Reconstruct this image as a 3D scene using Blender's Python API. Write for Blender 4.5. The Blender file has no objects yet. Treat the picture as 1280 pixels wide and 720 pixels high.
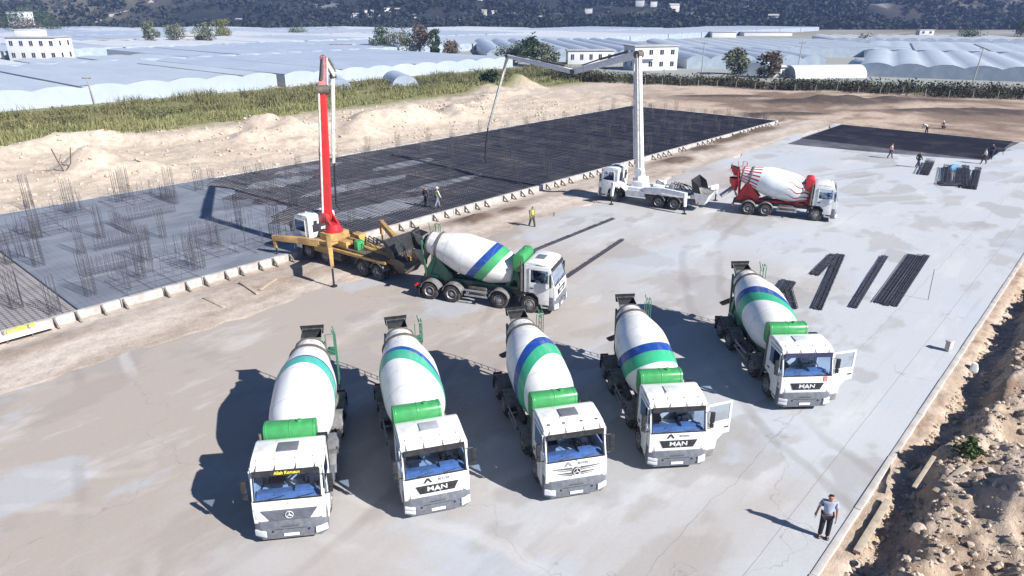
import bpy, bmesh, math, random
from mathutils import Vector, Matrix, noise, Euler
R = math.radians
random.seed(7)
sc = bpy.context.scene
COL = sc.collection
PI = math.pi

# ------------------------------------------------------------------ site frame
# u runs along the slab edges, w across them (to the far left)
A48 = R(48.0)
CU, SU = math.cos(A48), math.sin(A48)
def XY(u, w):
    return (u * CU - w * SU, u * SU + w * CU)
def UW(x, y):
    return (x * CU + y * SU, -x * SU + y * CU)
def fbm(x, y, z=0.0, o=4):
    s, a, f = 0.0, 1.0, 1.0
    for _ in range(o):
        s += a * noise.noise(Vector((x * f, y * f, z + 3.1 * f)))
        a *= 0.5; f *= 2.03
    return s
def sstep(a, b, x):
    t = min(1.0, max(0.0, (x - a) / (b - a)))
    return t * t * (3 - 2 * t)
def lerp3(a, b, t):
    return tuple(a[i] * (1 - t) + b[i] * t for i in range(3))

# ------------------------------------------------------------------ materials
MATS = {}
def new_mat(name):
    m = bpy.data.materials.new(name); m.use_nodes = True
    nt = m.node_tree
    return m, nt, nt.nodes['Principled BSDF']
def nd(nt, typ, **kw):
    n = nt.nodes.new(typ)
    for k, v in kw.items():
        setattr(n, k, v)
    return n
def mathn(nt, op, a, b=None, c=None):
    n = nt.nodes.new('ShaderNodeMath'); n.operation = op
    for i, v in enumerate((a, b, c)):
        if v is None: continue
        if isinstance(v, (int, float)): n.inputs[i].default_value = v
        else: nt.links.new(v, n.inputs[i])
    return n.outputs[0]
def mixc(nt, fac, a, b):
    n = nt.nodes.new('ShaderNodeMix'); n.data_type = 'RGBA'
    for s, v in ((n.inputs[0], fac), (n.inputs[6], a), (n.inputs[7], b)):
        if isinstance(v, (int, float)): s.default_value = v
        elif isinstance(v, tuple): s.default_value = v if len(v) == 4 else (*v, 1)
        else: nt.links.new(v, s)
    return n.outputs[2]
def ramp(nt, fac, lo, hi):
    n = nt.nodes.new('ShaderNodeMapRange'); n.inputs[1].default_value = lo; n.inputs[2].default_value = hi
    nt.links.new(fac, n.inputs[0]); return n.outputs[0]
def noisen(nt, vec, scale, detail=4, rough=.55, mscale=None, loc=None):
    if mscale or loc:
        mp = nt.nodes.new('ShaderNodeMapping')
        if mscale: mp.inputs['Scale'].default_value = mscale
        if loc: mp.inputs['Location'].default_value = loc
        nt.links.new(vec, mp.inputs[0]); vec = mp.outputs[0]
    n = nt.nodes.new('ShaderNodeTexNoise'); n.inputs['Scale'].default_value = scale
    n.inputs['Detail'].default_value = detail; n.inputs['Roughness'].default_value = rough
    nt.links.new(vec, n.inputs['Vector'])
    return n.outputs[0]
def pmat(name, col, rough=.5, metal=0.0, col2=None, scale=4.0, lo=.42, hi=.68, bump=0.0, coat=0.0):
    """plain procedural surface: colour broken up by a second colour in noise patches"""
    if name in MATS: return MATS[name]
    m, nt, b = new_mat(name)
    tc = nd(nt, 'ShaderNodeTexCoord').outputs['Object']
    if col2 is None: col2 = tuple(c * .72 for c in col)
    n = noisen(nt, tc, scale, 6, .62)
    c = mixc(nt, ramp(nt, n, lo, hi), col, col2)
    nt.links.new(c, b.inputs['Base Color'])
    b.inputs['Roughness'].default_value = rough; b.inputs['Metallic'].default_value = metal
    b.inputs['Coat Weight'].default_value = coat
    if bump:
        bp = nd(nt, 'ShaderNodeBump'); bp.inputs['Strength'].default_value = bump; bp.inputs['Distance'].default_value = .05
        nt.links.new(n, bp.inputs['Height']); nt.links.new(bp.outputs[0], b.inputs['Normal'])
    MATS[name] = m
    return m

WHITE = pmat('white_paint', (.78, .79, .78), .35, 0, (.52, .49, .45), 2.6, .48, .82, coat=.15)
PUMPWHITE = pmat('pump_white_paint', (.78, .79, .80), .4, 0, (.5, .48, .45), 3, .5, .8)
GREEN = pmat('green_paint', (.055, .33, .10), .35, 0, (.05, .24, .085), 2.5, coat=.2)
DGREEN = pmat('frame_green_paint', (.03, .20, .11), .45, 0, (.10, .13, .10), 4)
YELLOW = pmat('yellow_paint', (.52, .33, .10), .55, 0, (.30, .19, .10), 2.2, .40, .66)
RED = pmat('red_paint', (.60, .030, .035), .4, 0, (.42, .035, .035), 2.5)
PINK = pmat('faded_red_paint', (.62, .24, .25), .5, 0, (.5, .16, .17), 2)
GREYP = pmat('grey_plastic', (.115, .13, .16), .5, 0, (.19, .19, .20), 5)
DARK = pmat('dark_plastic', (.018, .019, .022), .45, 0, (.04, .04, .042), 6)
CHASSIS = pmat('chassis_steel', (.045, .043, .042), .65, 0, (.15, .13, .11), 5)
MUDG = pmat('mudguard_grey', (.20, .20, .20), .7, 0, (.10, .095, .09), 5)
RUBBER = pmat('tyre_rubber', (.022, .022, .023), .85, 0, (.10, .09, .08), 5)
RIM = pmat('wheel_rim_steel', (.34, .34, .36), .5, .3, (.16, .13, .11), 9)
ALU = pmat('dull_aluminium', (.45, .46, .48), .4, .6, (.3, .29, .28), 6)
LAMP = pmat('headlamp_glass', (.72, .74, .78), .12, 0, (.5, .52, .55), 20)
AMBER = pmat('amber_lens', (.6, .22, .03), .3)
REDLENS = pmat('red_lens', (.45, .02, .02), .3)
DASH = pmat('dashboard_grey_sky_tint', (.22, .28, .40), .6, 0, (.15, .20, .30), 5)  # dashboard grey with blue mixed in to imitate sky reflected in the windshield
SEAT = pmat('seat_cloth', (.035, .035, .05), .9)
HATCH = pmat('roof_hatch_grey', (.16, .17, .19), .35)
PLATE = pmat('number_plate_white', (.74, .75, .78), .4, 0, (.6, .62, .7), 8)
BLACKLET = pmat('lettering_black', (.03, .03, .035), .5)
GREYLET = pmat('lettering_grey', (.28, .30, .34), .5)
SILVER = pmat('lettering_silver', (.80, .81, .83), .3, .3)
YELLET = pmat('lettering_yellow', (.85, .72, .08), .5)
STICK = pmat('red_sticker', (.55, .06, .05), .5, 0, (.75, .6, .55), 30)
PIPEW = pmat('delivery_pipe_white', (.66, .66, .62), .5, 0, (.4, .36, .3), 4)
HOSE = pmat('rubber_hose_black', (.02, .02, .022), .7)
STEELD = pmat('weathered_steel', (.11, .105, .10), .6, .2, (.20, .15, .11), 6)

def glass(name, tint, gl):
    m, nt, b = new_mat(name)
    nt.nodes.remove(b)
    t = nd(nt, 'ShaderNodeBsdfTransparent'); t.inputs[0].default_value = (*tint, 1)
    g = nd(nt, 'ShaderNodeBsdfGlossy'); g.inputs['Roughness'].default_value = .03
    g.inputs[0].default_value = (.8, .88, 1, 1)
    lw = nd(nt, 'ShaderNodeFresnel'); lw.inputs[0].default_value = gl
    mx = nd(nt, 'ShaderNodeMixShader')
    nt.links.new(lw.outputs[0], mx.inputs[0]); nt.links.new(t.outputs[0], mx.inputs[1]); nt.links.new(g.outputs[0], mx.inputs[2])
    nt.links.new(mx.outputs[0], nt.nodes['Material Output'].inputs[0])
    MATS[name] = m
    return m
GLASS = glass('cab_glass', (.52, .68, .92), 1.40)  # blue tint imitates part of the sky reflection on the windshield
PANE = glass('door_pane_glass', (.80, .86, .92), 1.15)
WIN = pmat('house_window_glass', (.03, .04, .06), .1)

def drum_mat(name, s0, k, wg, wb, green, blue):
    m, nt, b = new_mat(name)
    tc = nd(nt, 'ShaderNodeTexCoord').outputs['Object']
    sp = nd(nt, 'ShaderNodeSeparateXYZ'); nt.links.new(tc, sp.inputs[0])
    p = mathn(nt, 'SUBTRACT', sp.outputs[0], mathn(nt, 'MULTIPLY', sp.outputs[2], k))
    dirt = noisen(nt, tc, 1.6, 6, .65)
    base = mixc(nt, ramp(nt, dirt, .5, .85), (.80, .80, .79), (.58, .56, .53))
    isg = mathn(nt, 'MULTIPLY', mathn(nt, 'GREATER_THAN', p, s0), mathn(nt, 'LESS_THAN', p, s0 + wg))
    isb = mathn(nt, 'MULTIPLY', mathn(nt, 'GREATER_THAN', p, s0 + wg), mathn(nt, 'LESS_THAN', p, s0 + wg + wb))
    c = mixc(nt, isg, base, mixc(nt, ramp(nt, dirt, .45, .8), green, tuple(x * .8 + .05 for x in green)))
    c = mixc(nt, isb, c, mixc(nt, ramp(nt, dirt, .45, .8), blue, tuple(x * .8 + .05 for x in blue)))
    # dried cement splashes near the mouth
    sp2 = mathn(nt, 'MULTIPLY', ramp(nt, sp.outputs[0], 3.4, 5.0), ramp(nt, noisen(nt, tc, 5, 5, .7), .42, .6))
    c = mixc(nt, mathn(nt, 'MULTIPLY', sp2, .75), c, (.42, .40, .38))
    for q in (1.30, 2.98, 4.1):      # weld seams round the drum
        ln = mathn(nt, 'LESS_THAN', mathn(nt, 'ABSOLUTE', mathn(nt, 'SUBTRACT', sp.outputs[0], q)), .014)
        c = mixc(nt, mathn(nt, 'MULTIPLY', ln, .45), c, (.25, .24, .23))
    dr = noisen(nt, tc, 2.4, 6, .7, (.35, 1.6, 1.6), (5, 2, 9))
    c = mixc(nt, mathn(nt, 'MULTIPLY', ramp(nt, dr, .52, .72), .32), c, (.50, .46, .42))
    nt.links.new(c, b.inputs['Base Color'])
    b.inputs['Roughness'].default_value = .36; b.inputs['Coat Weight'].default_value = .15
    return m
def red_drum_mat():
    m, nt, b = new_mat('white_drum_with_red_flames')
    tc = nd(nt, 'ShaderNodeTexCoord').outputs['Object']
    sp = nd(nt, 'ShaderNodeSeparateXYZ'); nt.links.new(tc, sp.inputs[0])
    ang = mathn(nt, 'ARCTAN2', sp.outputs[1], sp.outputs[2])
    wave = mathn(nt, 'MULTIPLY', mathn(nt, 'SINE', mathn(nt, 'MULTIPLY', sp.outputs[0], 5.0)), .22)
    v = mathn(nt, 'ADD', mathn(nt, 'MULTIPLY', ang, 14 / (2 * PI)), wave)
    tri = mathn(nt, 'ABSOLUTE', mathn(nt, 'SUBTRACT', mathn(nt, 'FRACT', mathn(nt, 'ADD', v, 50)), .5))
    th = mathn(nt, 'MULTIPLY', mathn(nt, 'SUBTRACT', 1.0, mathn(nt, 'DIVIDE', sp.outputs[0], 2.1)), .2)
    f = mathn(nt, 'LESS_THAN', tri, th)
    v2 = mathn(nt, 'MULTIPLY', ang, 18 / (2 * PI))
    tri2 = mathn(nt, 'ABSOLUTE', mathn(nt, 'SUBTRACT', mathn(nt, 'FRACT', mathn(nt, 'ADD', v2, 50)), .5))
    f2 = mathn(nt, 'MULTIPLY', mathn(nt, 'LESS_THAN', tri2, .2), mathn(nt, 'GREATER_THAN', sp.outputs[0], 4.0))
    ff = mathn(nt, 'MAXIMUM', f, f2)
    dirt = noisen(nt, tc, 1.6, 6, .65)
    base = mixc(nt, ramp(nt, dirt, .5, .85), (.74, .78, .80), (.58, .58, .58))
    nt.links.new(mixc(nt, ff, base, (.50, .03, .04)), b.inputs['Base Color'])
    b.inputs['Roughness'].default_value = .4
    return m

# ------------------------------------------------------------------ mesh builder
class MB:
    def __init__(self):
        self.v = []; self.f = []; self.m = []
    def add(self, vs, fs, mi=0):
        o = len(self.v)
        self.v += [tuple(p) for p in vs]
        self.f += [tuple(i + o for i in f) for f in fs]
        self.m += [mi] * len(fs)
    def box(self, x0, x1, y0, y1, z0, z1, mi=0):
        vs = [(x, y, z) for x in (x0, x1) for y in (y0, y1) for z in (z0, z1)]
        self.add(vs, [(0, 1, 3, 2), (4, 6, 7, 5), (0, 4, 5, 1), (2, 3, 7, 6), (0, 2, 6, 4), (1, 5, 7, 3)], mi)
    def prism(self, pts, y0, y1, mi=0, axis='y', y0b=None, y1b=None):
        """polygon pts in the plane across axis, pushed from y0 to y1"""
        n = len(pts)
        def P(a, b, t):
            return (a, t, b) if axis == 'y' else ((t, a, b) if axis == 'x' else (a, b, t))
        vs = [P(a, b, y0) for a, b in pts] + [P(a, b, y1) for a, b in pts]
        fs = [tuple(range(n - 1, -1, -1)), tuple(range(n, 2 * n))]
        fs += [(i, (i + 1) % n, (i + 1) % n + n, i + n) for i in range(n)]
        self.add(vs, fs, mi)
    def tube(self, p0, p1, r0, r1=None, n=8, mi=0, cap=True):
        r1 = r0 if r1 is None else r1
        p0 = Vector(p0); p1 = Vector(p1); d = (p1 - p0)
        if d.length < 1e-6: return
        d.normalize()
        a = Vector((0, 0, 1)) if abs(d.z) < .9 else Vector((1, 0, 0))
        x = d.cross(a).normalized(); y = d.cross(x)
        vs = []
        for p, r in ((p0, r0), (p1, r1)):
            for i in range(n):
                t = 2 * PI * i / n
                vs.append(p + x * (r * math.cos(t)) + y * (r * math.sin(t)))
        fs = [(i, i + n, (i + 1) % n + n, (i + 1) % n) for i in range(n)]
        if cap: fs += [tuple(range(n)), tuple(range(2 * n - 1, n - 1, -1))]
        self.add(vs, fs, mi)
    def path(self, pts, r, n=8, mi=0):
        for a, b in zip(pts, pts[1:]):
            self.tube(a, b, r, r, n, mi)
    def lathe(self, prof, n=32, axis='x', o=(0, 0, 0), mi=0, close=False):
        """prof: list of (s, r) along axis"""
        vs = []
        for s, r in prof:
            for i in range(n):
                t = 2 * PI * i / n
                a, b = r * math.cos(t), r * math.sin(t)
                q = (s, a, b) if axis == 'x' else ((b, s, a) if axis == 'y' else (a, b, s))
                vs.append((q[0] + o[0], q[1] + o[1], q[2] + o[2]))
        fs = []
        for k in range(len(prof) - 1):
            for i in range(n):
                j = (i + 1) % n
                fs.append((k * n + i, k * n + j, (k + 1) * n + j, (k + 1) * n + i))
        if close:
            fs.append(tuple(range(n - 1, -1, -1))); fs.append(tuple((len(prof) - 1) * n + i for i in range(n)))
        self.add(vs, fs, mi)
    def beam(self, p0, p1, w0, h0, w1=None, h1=None, mi=0):
        """tapered rectangular beam; h is measured in the vertical plane of the beam"""
        w1 = w0 if w1 is None else w1; h1 = h0 if h1 is None else h1
        p0 = Vector(p0); p1 = Vector(p1); d = (p1 - p0).normalized()
        s = d.cross(Vector((0, 0, 1)))
        if s.length < .05: s = Vector((0, 1, 0))
        s.normalize(); t = s.cross(d).normalized()
        vs = []
        for p, w, h in ((p0, w0, h0), (p1, w1, h1)):
            for a, b in ((-1, -1), (1, -1), (1, 1), (-1, 1)):
                vs.append(p + s * (a * w / 2) + t * (b * h / 2))
        self.add(vs, [(0, 1, 2, 3), (7, 6, 5, 4), (0, 4, 5, 1), (1, 5, 6, 2), (2, 6, 7, 3), (3, 7, 4, 0)], mi)
    def mesh(self, name, mats, bevel=0.0, smooth=True, angle=38):
        me = bpy.data.meshes.new(name)
        me.from_pydata(self.v, [], self.f)
        if self.m and max(self.m) > 0:
            me.polygons.foreach_set('material_index', self.m)
        for m in (mats if isinstance(mats, (list, tuple)) else [mats]):
            me.materials.append(m)
        bm = bmesh.new(); bm.from_mesh(me)
        bmesh.ops.recalc_face_normals(bm, faces=bm.faces)
        if bevel > 0:
            es = [e for e in bm.edges if len(e.link_faces) == 2 and e.calc_face_angle(0) > R(32)]
            if es:
                bmesh.ops.bevel(bm, geom=es, offset=bevel, segments=2, profile=.6, affect='EDGES', clamp_overlap=True)
        bm.to_mesh(me); bm.free()
        if smooth:
            me.polygons.foreach_set('use_smooth', [True] * len(me.polygons))
            me.set_sharp_from_angle(angle=R(angle))
        me.update()
        return me

CACHE = {}
def part(name, parent, mats, fn, key=None, loc=(0, 0, 0), rot=(0, 0, 0), bevel=0.0, smooth=True, angle=38, label=None):
    """one mesh object; fn fills an MB. key: share the mesh with earlier builds"""
    if key is not None and key in CACHE:
        me = CACHE[key]
    else:
        b = MB(); fn(b); me = b.mesh(name, mats, bevel, smooth, angle)
        if key is not None: CACHE[key] = me
    o = bpy.data.objects.new(name, me); COL.objects.link(o)
    o.location = loc; o.rotation_euler = rot
    if parent is not None: o.parent = parent
    if label: o['label'] = label
    return o
def tag(o, label, cat, group=None, kind=None):
    o['label'] = label; o['category'] = cat
    if group: o['group'] = group
    if kind: o['kind'] = kind
    return o
def thing(name, label, cat, loc=(0, 0, 0), rotz=0.0, group=None, scale=1.0):
    o = bpy.data.objects.new(name, None); COL.objects.link(o)
    o.empty_display_size = .5
    o.location = loc; o.rotation_euler = (0, 0, rotz); o.scale = (scale,) * 3
    return tag(o, label, cat, group)
KIDS = {}
def copy_tree(o, parent=None):
    c = o.copy(); COL.objects.link(c)
    if parent is not None: c.parent = parent
    for ch in list(o.children): copy_tree(ch, c)
    return c
def text_mesh(name, txt, size, mat, parent, loc, rot, bold=.0, extrude=.006, sx=1.0):
    cu = bpy.data.curves.new(name, 'FONT'); cu.body = txt; cu.size = size
    cu.align_x = 'CENTER'; cu.align_y = 'CENTER'; cu.extrude = extrude; cu.offset = bold
    cu.resolution_u = 3
    t = bpy.data.objects.new('tmp_text', cu); COL.objects.link(t)
    bpy.context.view_layer.update()
    me = bpy.data.meshes.new_from_object(t.evaluated_get(bpy.context.evaluated_depsgraph_get()))
    bpy.data.objects.remove(t); bpy.data.curves.remove(cu)
    me.materials.clear(); me.materials.append(mat)
    o = bpy.data.objects.new(name, me); COL.objects.link(o)
    o.location = loc; o.rotation_euler = rot; o.scale = (sx, 1, 1); o.parent = parent
    return o
# ------------------------------------------------------------------ trucks
# truck frame: x forward (front bumper at 0), y to the truck's left, z up
FRONT = Euler((R(90), 0, R(90)))       # text facing +x, reading from truck's right to left as seen from the front

def add_wheel(root, x, y, dual=False):
    side = 1 if y > 0 else -1
    W = .62 if dual else .32
    def tyre(b):
        r = .52
        def one(y0, y1):
            b.lathe([(y0 + .03, .30), (y0 + .01, .40), (y0 + .02, .47), (y0 + .06, r - .005), (y0 + .10, r), (y1 - .10, r), (y1 - .06, r - .005), (y1 - .02, .47), (y1 - .01, .40), (y1 - .03, .30), (y0 + .03, .30)], 36, 'y')
            for i in range(36):       # tread blocks
                t = 2 * PI * i / 36
                c, s = math.cos(t), math.sin(t)
                for yy in (y0 + .07, y1 - .11):
                    b.tube((s * (r - .01), yy + (.02 if i % 2 else 0), c * (r - .01)), (s * (r + .012), yy + .03, c * (r + .012)), .028, .02, 4)
        if dual:
            one(-.31, -.02); one(.02, .31)
        else:
            one(-.16, .16)
    def rim(b):
        e = W / 2
        if dual:   # deep dish outside
            b.lathe([(-e + .04, .30), (e - .03, .31), (e, .30), (e - .03, .275), (e - .16, .25), (e - .18, .13), (e - .05, .115), (e - .03, .09), (e - .03, .001)], 28, 'y')
        else:
            b.lathe([(-e + .04, .30), (e - .02, .31), (e, .30), (e - .01, .275), (e - .07, .26), (e - .03, .20), (e - .01, .17), (e - .01, .12), (e + .05, .10), (e + .06, .001)], 28, 'y')
        for i in range(10):
            t = 2 * PI * i / 10; rr = .185 if not dual else .19
            q = e - .02 if not dual else e - .17
            b.tube((rr * math.cos(t), q, rr * math.sin(t)), (rr * math.cos(t), q + .05, rr * math.sin(t)), .018, .018, 6)
        for i in range(8):             # hand holes read as dark dimples
            t = 2 * PI * (i + .5) / 8; q = (e - .05) if not dual else (e - .165)
            b.tube((.235 * math.cos(t), q - .02, .235 * math.sin(t)), (.235 * math.cos(t), q + .006, .235 * math.sin(t)), .032, .03, 8, 1)
    o = part('wheel', root, RUBBER, tyre, ('tyre', dual), (x, y, .53), (0, 0, 0 if side > 0 else PI))
    part('rim', o, [RIM, DARK], rim, ('rim', dual))
    return o

def star_badge(b, x, y, z, r, mi=0):
    n = 24
    for i in range(n):
        t0, t1 = 2 * PI * i / n, 2 * PI * (i + 1) / n
        b.tube((x, y + r * math.cos(t0), z + r * math.sin(t0)), (x, y + r * math.cos(t1), z + r * math.sin(t1)), r * .11, r * .11, 5, mi)
    for k in range(3):
        t = PI / 2 + 2 * PI * k / 3
        b.tube((x, y, z), (x, y + r * math.cos(t), z + r * math.sin(t)), r * .2, r * .05, 5, mi)

def make_cab(root, *a, **k):
    before = set(root.children)
    build_cab(root, *a, **k)
    for o in root.children:            # day cab, narrower than the drum
        if o in before: continue
        o.location.y *= .925
        if abs(o.rotation_euler.x) > .9: o.scale.x *= .925
        else: o.scale.y *= .925

def build_cab(root, style, paint, open_left=0.0, hatch=True, low_paint=None, visor_mat=None, visor_text=None, logo=None, logo_letters=None, stickers=False, plate=True, sleeper=1.80):
    bk = -sleeper
    lp = low_paint or paint
    def shell(b):
        # back wall, floor, roof, front panel, pillars, corner panels, rear quarter panels
        b.box(bk, bk + .06, -1.19, 1.19, 1.0, 2.88)
        b.box(bk + .06, -.1, -1.15, 1.15, 1.20, 1.28)
        b.prism([(-.30, 2.64), (-.36, 2.80), (-.52, 2.91), (-1.0, 2.97), (bk + .25, 2.99), (bk, 2.90), (bk, 2.82), (-1.0, 2.88), (-.62, 2.82), (-.46, 2.70), (-.40, 2.64)], -1.19, 1.19)
        b.prism([(0.0, .93), (.015, 1.35), (-.045, 1.74), (-.13, 1.74), (-.10, .93)], -1.22, 1.22)
        for s in (-1, 1):
            y0, y1 = (1.10, 1.2) if s > 0 else (-1.2, -1.10)
            b.prism([(-.045, 1.74), (-.30, 2.66), (-.40, 2.66), (-.16, 1.74)], y0, y1)
            y0, y1 = (1.17, 1.22) if s > 0 else (-1.22, -1.17)
            b.prism([(-.10, .93), (-.10, 1.83), (-.34, 1.83), (-.34, .93)], y0, y1)
            b.prism([(-1.5, 1.25), (-1.5, 2.70), (-.36, 2.70), (-.36, 2.80), (bk + .01, 2.88), (bk + .01, 1.25)], y0, y1)   # quarter panel and door header
    part('cab', root, paint, shell, ('cab', style, paint.name, sleeper), bevel=.018)
    # wheel arch trims and step panels
    for s in (-1, 1):
        def arch(b, s=s):
            pts = []
            for i in range(11):
                t = PI * i / 10
                pts.append((-1.47 + .68 * math.cos(t), .62 + .66 * math.sin(t)))
            q = [(-1.47 + .57 * math.cos(PI * i / 10), .62 + .56 * math.sin(PI * i / 10)) for i in range(10, -1, -1)]
            b.prism(pts + q, .84 * s, 1.235 * s)
        part('wheel_arch', root, DARK if style != 'bonnet' else DARK, arch, ('arch', s), bevel=.012)
        def step(b, s=s):
            b.prism([(-.12, .40), (-.12, .90), (-.86, .90), (-.86, .62), (-.80, .40)], .95 * s, 1.19 * s)
            for z in (.50, .72):
                b.box(-.72, -.28, min(1.192 * s, 1.2 * s), max(1.192 * s, 1.2 * s), z, z + .10, 1)
        part('step_panel', root, [lp, DARK], step, ('step', s, lp.name), bevel=.014)
        # door: origin on the hinge at the front edge
        def door(b, s=s):
            t0, t1 = (0, .045) if s > 0 else (-.045, 0)
            b.prism([(0, 1.88), (-1.15, 1.86), (-1.15, 1.27), (-.86, 1.27), (-.60, 1.02), (-.56, .64), (0, .64)], t0, t1)
            for (a0, a1, c0, c1) in ((-.075, 0, 1.88, 2.60), (-1.15, -1.06, 1.86, 2.60), (-1.15, 0, 2.60, 2.69)):
                b.box(a0, a1, t0, t1, c0, c1)
        d = part('door', root, paint, door, ('door', s, paint.name), (-.35, 1.222 * s if s > 0 else -1.222, 0), (0, 0, -open_left if s > 0 else 0), bevel=.01)
        if s > 0 and open_left:
            d['label'] = 'cab door swung wide open on the driver side'
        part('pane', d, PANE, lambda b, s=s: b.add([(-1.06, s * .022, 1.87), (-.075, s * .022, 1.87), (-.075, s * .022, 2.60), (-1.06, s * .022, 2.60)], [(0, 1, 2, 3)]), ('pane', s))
        part('handle', d, DARK, lambda b, s=s: b.box(-1.08, -.88, (.046 if s > 0 else -.075), (.075 if s > 0 else -.046), 1.52, 1.58), ('handle', s), bevel=.008)
        if open_left and s > 0:
            part('lower_step_flap', d, MUDG, lambda b: b.box(-.52, -.04, .0, .03, .30, .63), ('flap',), bevel=.008)
        # mirrors
        def mirror(b, s=s):
            b.box(-.28, -.18, min(s * 1.36, s * 1.55), max(s * 1.36, s * 1.55), 1.98, 2.44)
            b.box(-.27, -.17, min(s * 1.36, s * 1.53), max(s * 1.36, s * 1.53), 1.76, 1.95)
        mo = part('mirror', root, DARK, mirror, ('mirror', s), bevel=.03)
        def arm(b, s=s):
            for z in (1.72, 2.46):
                b.tube((-.20, 1.19 * s, z + .03), (-.22, 1.42 * s, z), .018, .018, 6)
        part('mirror_arm', mo, DARK, arm, ('marm', s))
    # glass and interior
    def ws(b):
        b.add([(-.052, -1.12, 1.75), (-.052, 1.12, 1.75), (-.318, 1.12, 2.65), (-.318, -1.12, 2.65)], [(0, 1, 2, 3)])
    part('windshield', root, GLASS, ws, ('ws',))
    part('windshield_seal', root, DARK, lambda b: (b.prism([(-.030, 1.725), (-.040, 1.765), (-.07, 1.765), (-.06, 1.725)], -1.17, 1.17),
         [b.prism([(-.036, 1.75), (-.292, 2.66), (-.32, 2.66), (-.06, 1.75)], *sorted((s * 1.10, s * 1.14))) for s in (-1, 1)]), ('wseal',))
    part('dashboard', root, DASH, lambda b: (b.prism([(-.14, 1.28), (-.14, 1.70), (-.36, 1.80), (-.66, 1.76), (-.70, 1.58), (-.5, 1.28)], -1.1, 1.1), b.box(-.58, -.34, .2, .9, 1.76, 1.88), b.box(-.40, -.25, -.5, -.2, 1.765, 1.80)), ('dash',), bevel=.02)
    def steer(b):
        n = 20; c = Vector((-.82, .62, 1.84)); ax = Vector((.42, 0, .0)).normalized()
        for i in range(n):
            t0, t1 = 2 * PI * i / n, 2 * PI * (i + 1) / n
            q = lambda t: c + Vector((-.10 * math.sin(t) * 2, .22 * math.cos(t), .12 * math.sin(t)))
            b.tube(q(t0), q(t1), .018, .018, 6)
        b.tube(c, (-.6, .62, 1.7), .03, .03, 6)
    part('steering_wheel', root, DARK, steer, ('steer',))
    for yy in (.62, -.62):
        def seat(b, yy=yy):
            b.box(-1.72, -1.15, yy - .27, yy + .27, 1.52, 1.72)
            b.prism([(-1.62, 1.70), (-1.78, 2.36), (-1.92, 2.36), (-1.78, 1.70)], yy - .26, yy + .26)
            b.prism([(-1.77, 2.38), (-1.80, 2.60), (-1.90, 2.60), (-1.88, 2.38)], yy - .14, yy + .14)
            b.box(-1.65, -1.2, yy - .2, yy + .2, 1.28, 1.52)
        part('seat', root, SEAT, seat, ('seat', yy), bevel=.04)
    # sun visor over the glass
    def visor(b):
        b.prism([(-.19, 2.56), (-.22, 2.75), (-.245, 2.75), (-.215, 2.56)], -1.12, 1.12)
        for yy in (-1.0, -.35, .35, 1.0):
            b.tube((-.2, yy, 2.70), (-.42, yy, 2.84), .015, .015, 5)
    vz = part('sun_visor', root, visor_mat or DARK, visor, ('visor', (visor_mat or DARK).name))
    if visor_text:
        text_mesh('visor_lettering', visor_text, .15, YELLET, vz, (-.198, .05, 2.655), (R(90) - .12, 0, R(90)), .004)
    for yy in (-.95, -.35, .35, .95):
        part('marker_lamp', root, HATCH if style == 'square' else LAMP, lambda b: b.box(-.03, .05, -.05, .05, 0, .045), ('mk', style), (-.60, yy, 2.905), bevel=.01)
    # roof hatch
    if hatch:
        h = part('roof_hatch', root, HATCH if hatch is True else hatch, lambda b: b.box(-1.40, -.90, -.36, .36, 2.965, 3.03), ('hatch', str(hatch)), bevel=.03)
        part('hatch_frame', h, paint, lambda b: b.box(-1.45, -.85, -.41, .41, 2.93, 2.985), ('hatchf', paint.name), bevel=.02)
    # wipers
    for yy in (.35, -.65):
        part('wiper', root, DARK, lambda b, yy=yy: (b.tube((-.02, yy - .35, 1.745), (-.04, yy + .1, 1.81), .012, .012, 5), b.tube((-.025, yy - .2, 1.772), (-.075, yy + .55, 1.875), .013, .013, 5)), ('wiper', yy))
    # bumper
    def bumper(b):
        b.prism([(-.10, .28), (.06, .30), (.085, .58), (.045, .97), (-.10, 1.0)], -1.0, 1.0)
        for s in (-1, 1):
            vs = [(-.10, 1.0 * s, .28), (.06, 1.0 * s, .30), (.085, 1.0 * s, .58), (.045, 1.0 * s, .97), (-.10, 1.0 * s, 1.0),
                  (-.36, 1.24 * s, .34), (-.10, 1.24 * s, .34), (-.08, 1.245 * s, .62), (-.10, 1.24 * s, 1.12), (-.36, 1.24 * s, 1.12)]
            fs = [(0, 1, 2, 3, 4), (5, 6, 7, 8, 9), (0, 5, 6, 1), (1, 6, 7, 2), (2, 7, 8, 3), (3, 8, 9, 4), (4, 9, 5, 0)]
            b.add(vs, fs)
        b.box(.07, .09, -.55, .55, .66, .70, 1)
        b.box(.072, .093, -.28, .28, .76, .80, 1)
    bp = part('bumper', root, [GREYP, DARK], bumper, ('bumper',), bevel=.012)
    for y in (-.62, .62): part('tow_eye', bp, DARK, lambda b: b.tube((.06, y, .62), (.11, y, .62), .035, .035, 8), ('tow', y))
    if plate:
        pl = part('number_plate', root, PLATE, lambda b: b.box(.086, .10, -.26, .26, .40, .51), ('plate',))
    for s in (-1, 1):
        def hl(b, s=s):
            if style == 'trapezoid':
                b.box(0, .055, -.20, .20, .125, .255); b.box(0, .06, -.20, .20, -.03, .095)
            else:
                b.box(0, .055, -.22, .22, .0, .23)
        a = R(24) * s
        part('headlight', root, LAMP, hl, ('hl', style, s), (.018, 1.03 * s, .45 if style == 'trapezoid' else .44), (0, 0, a), bevel=.02)
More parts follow.
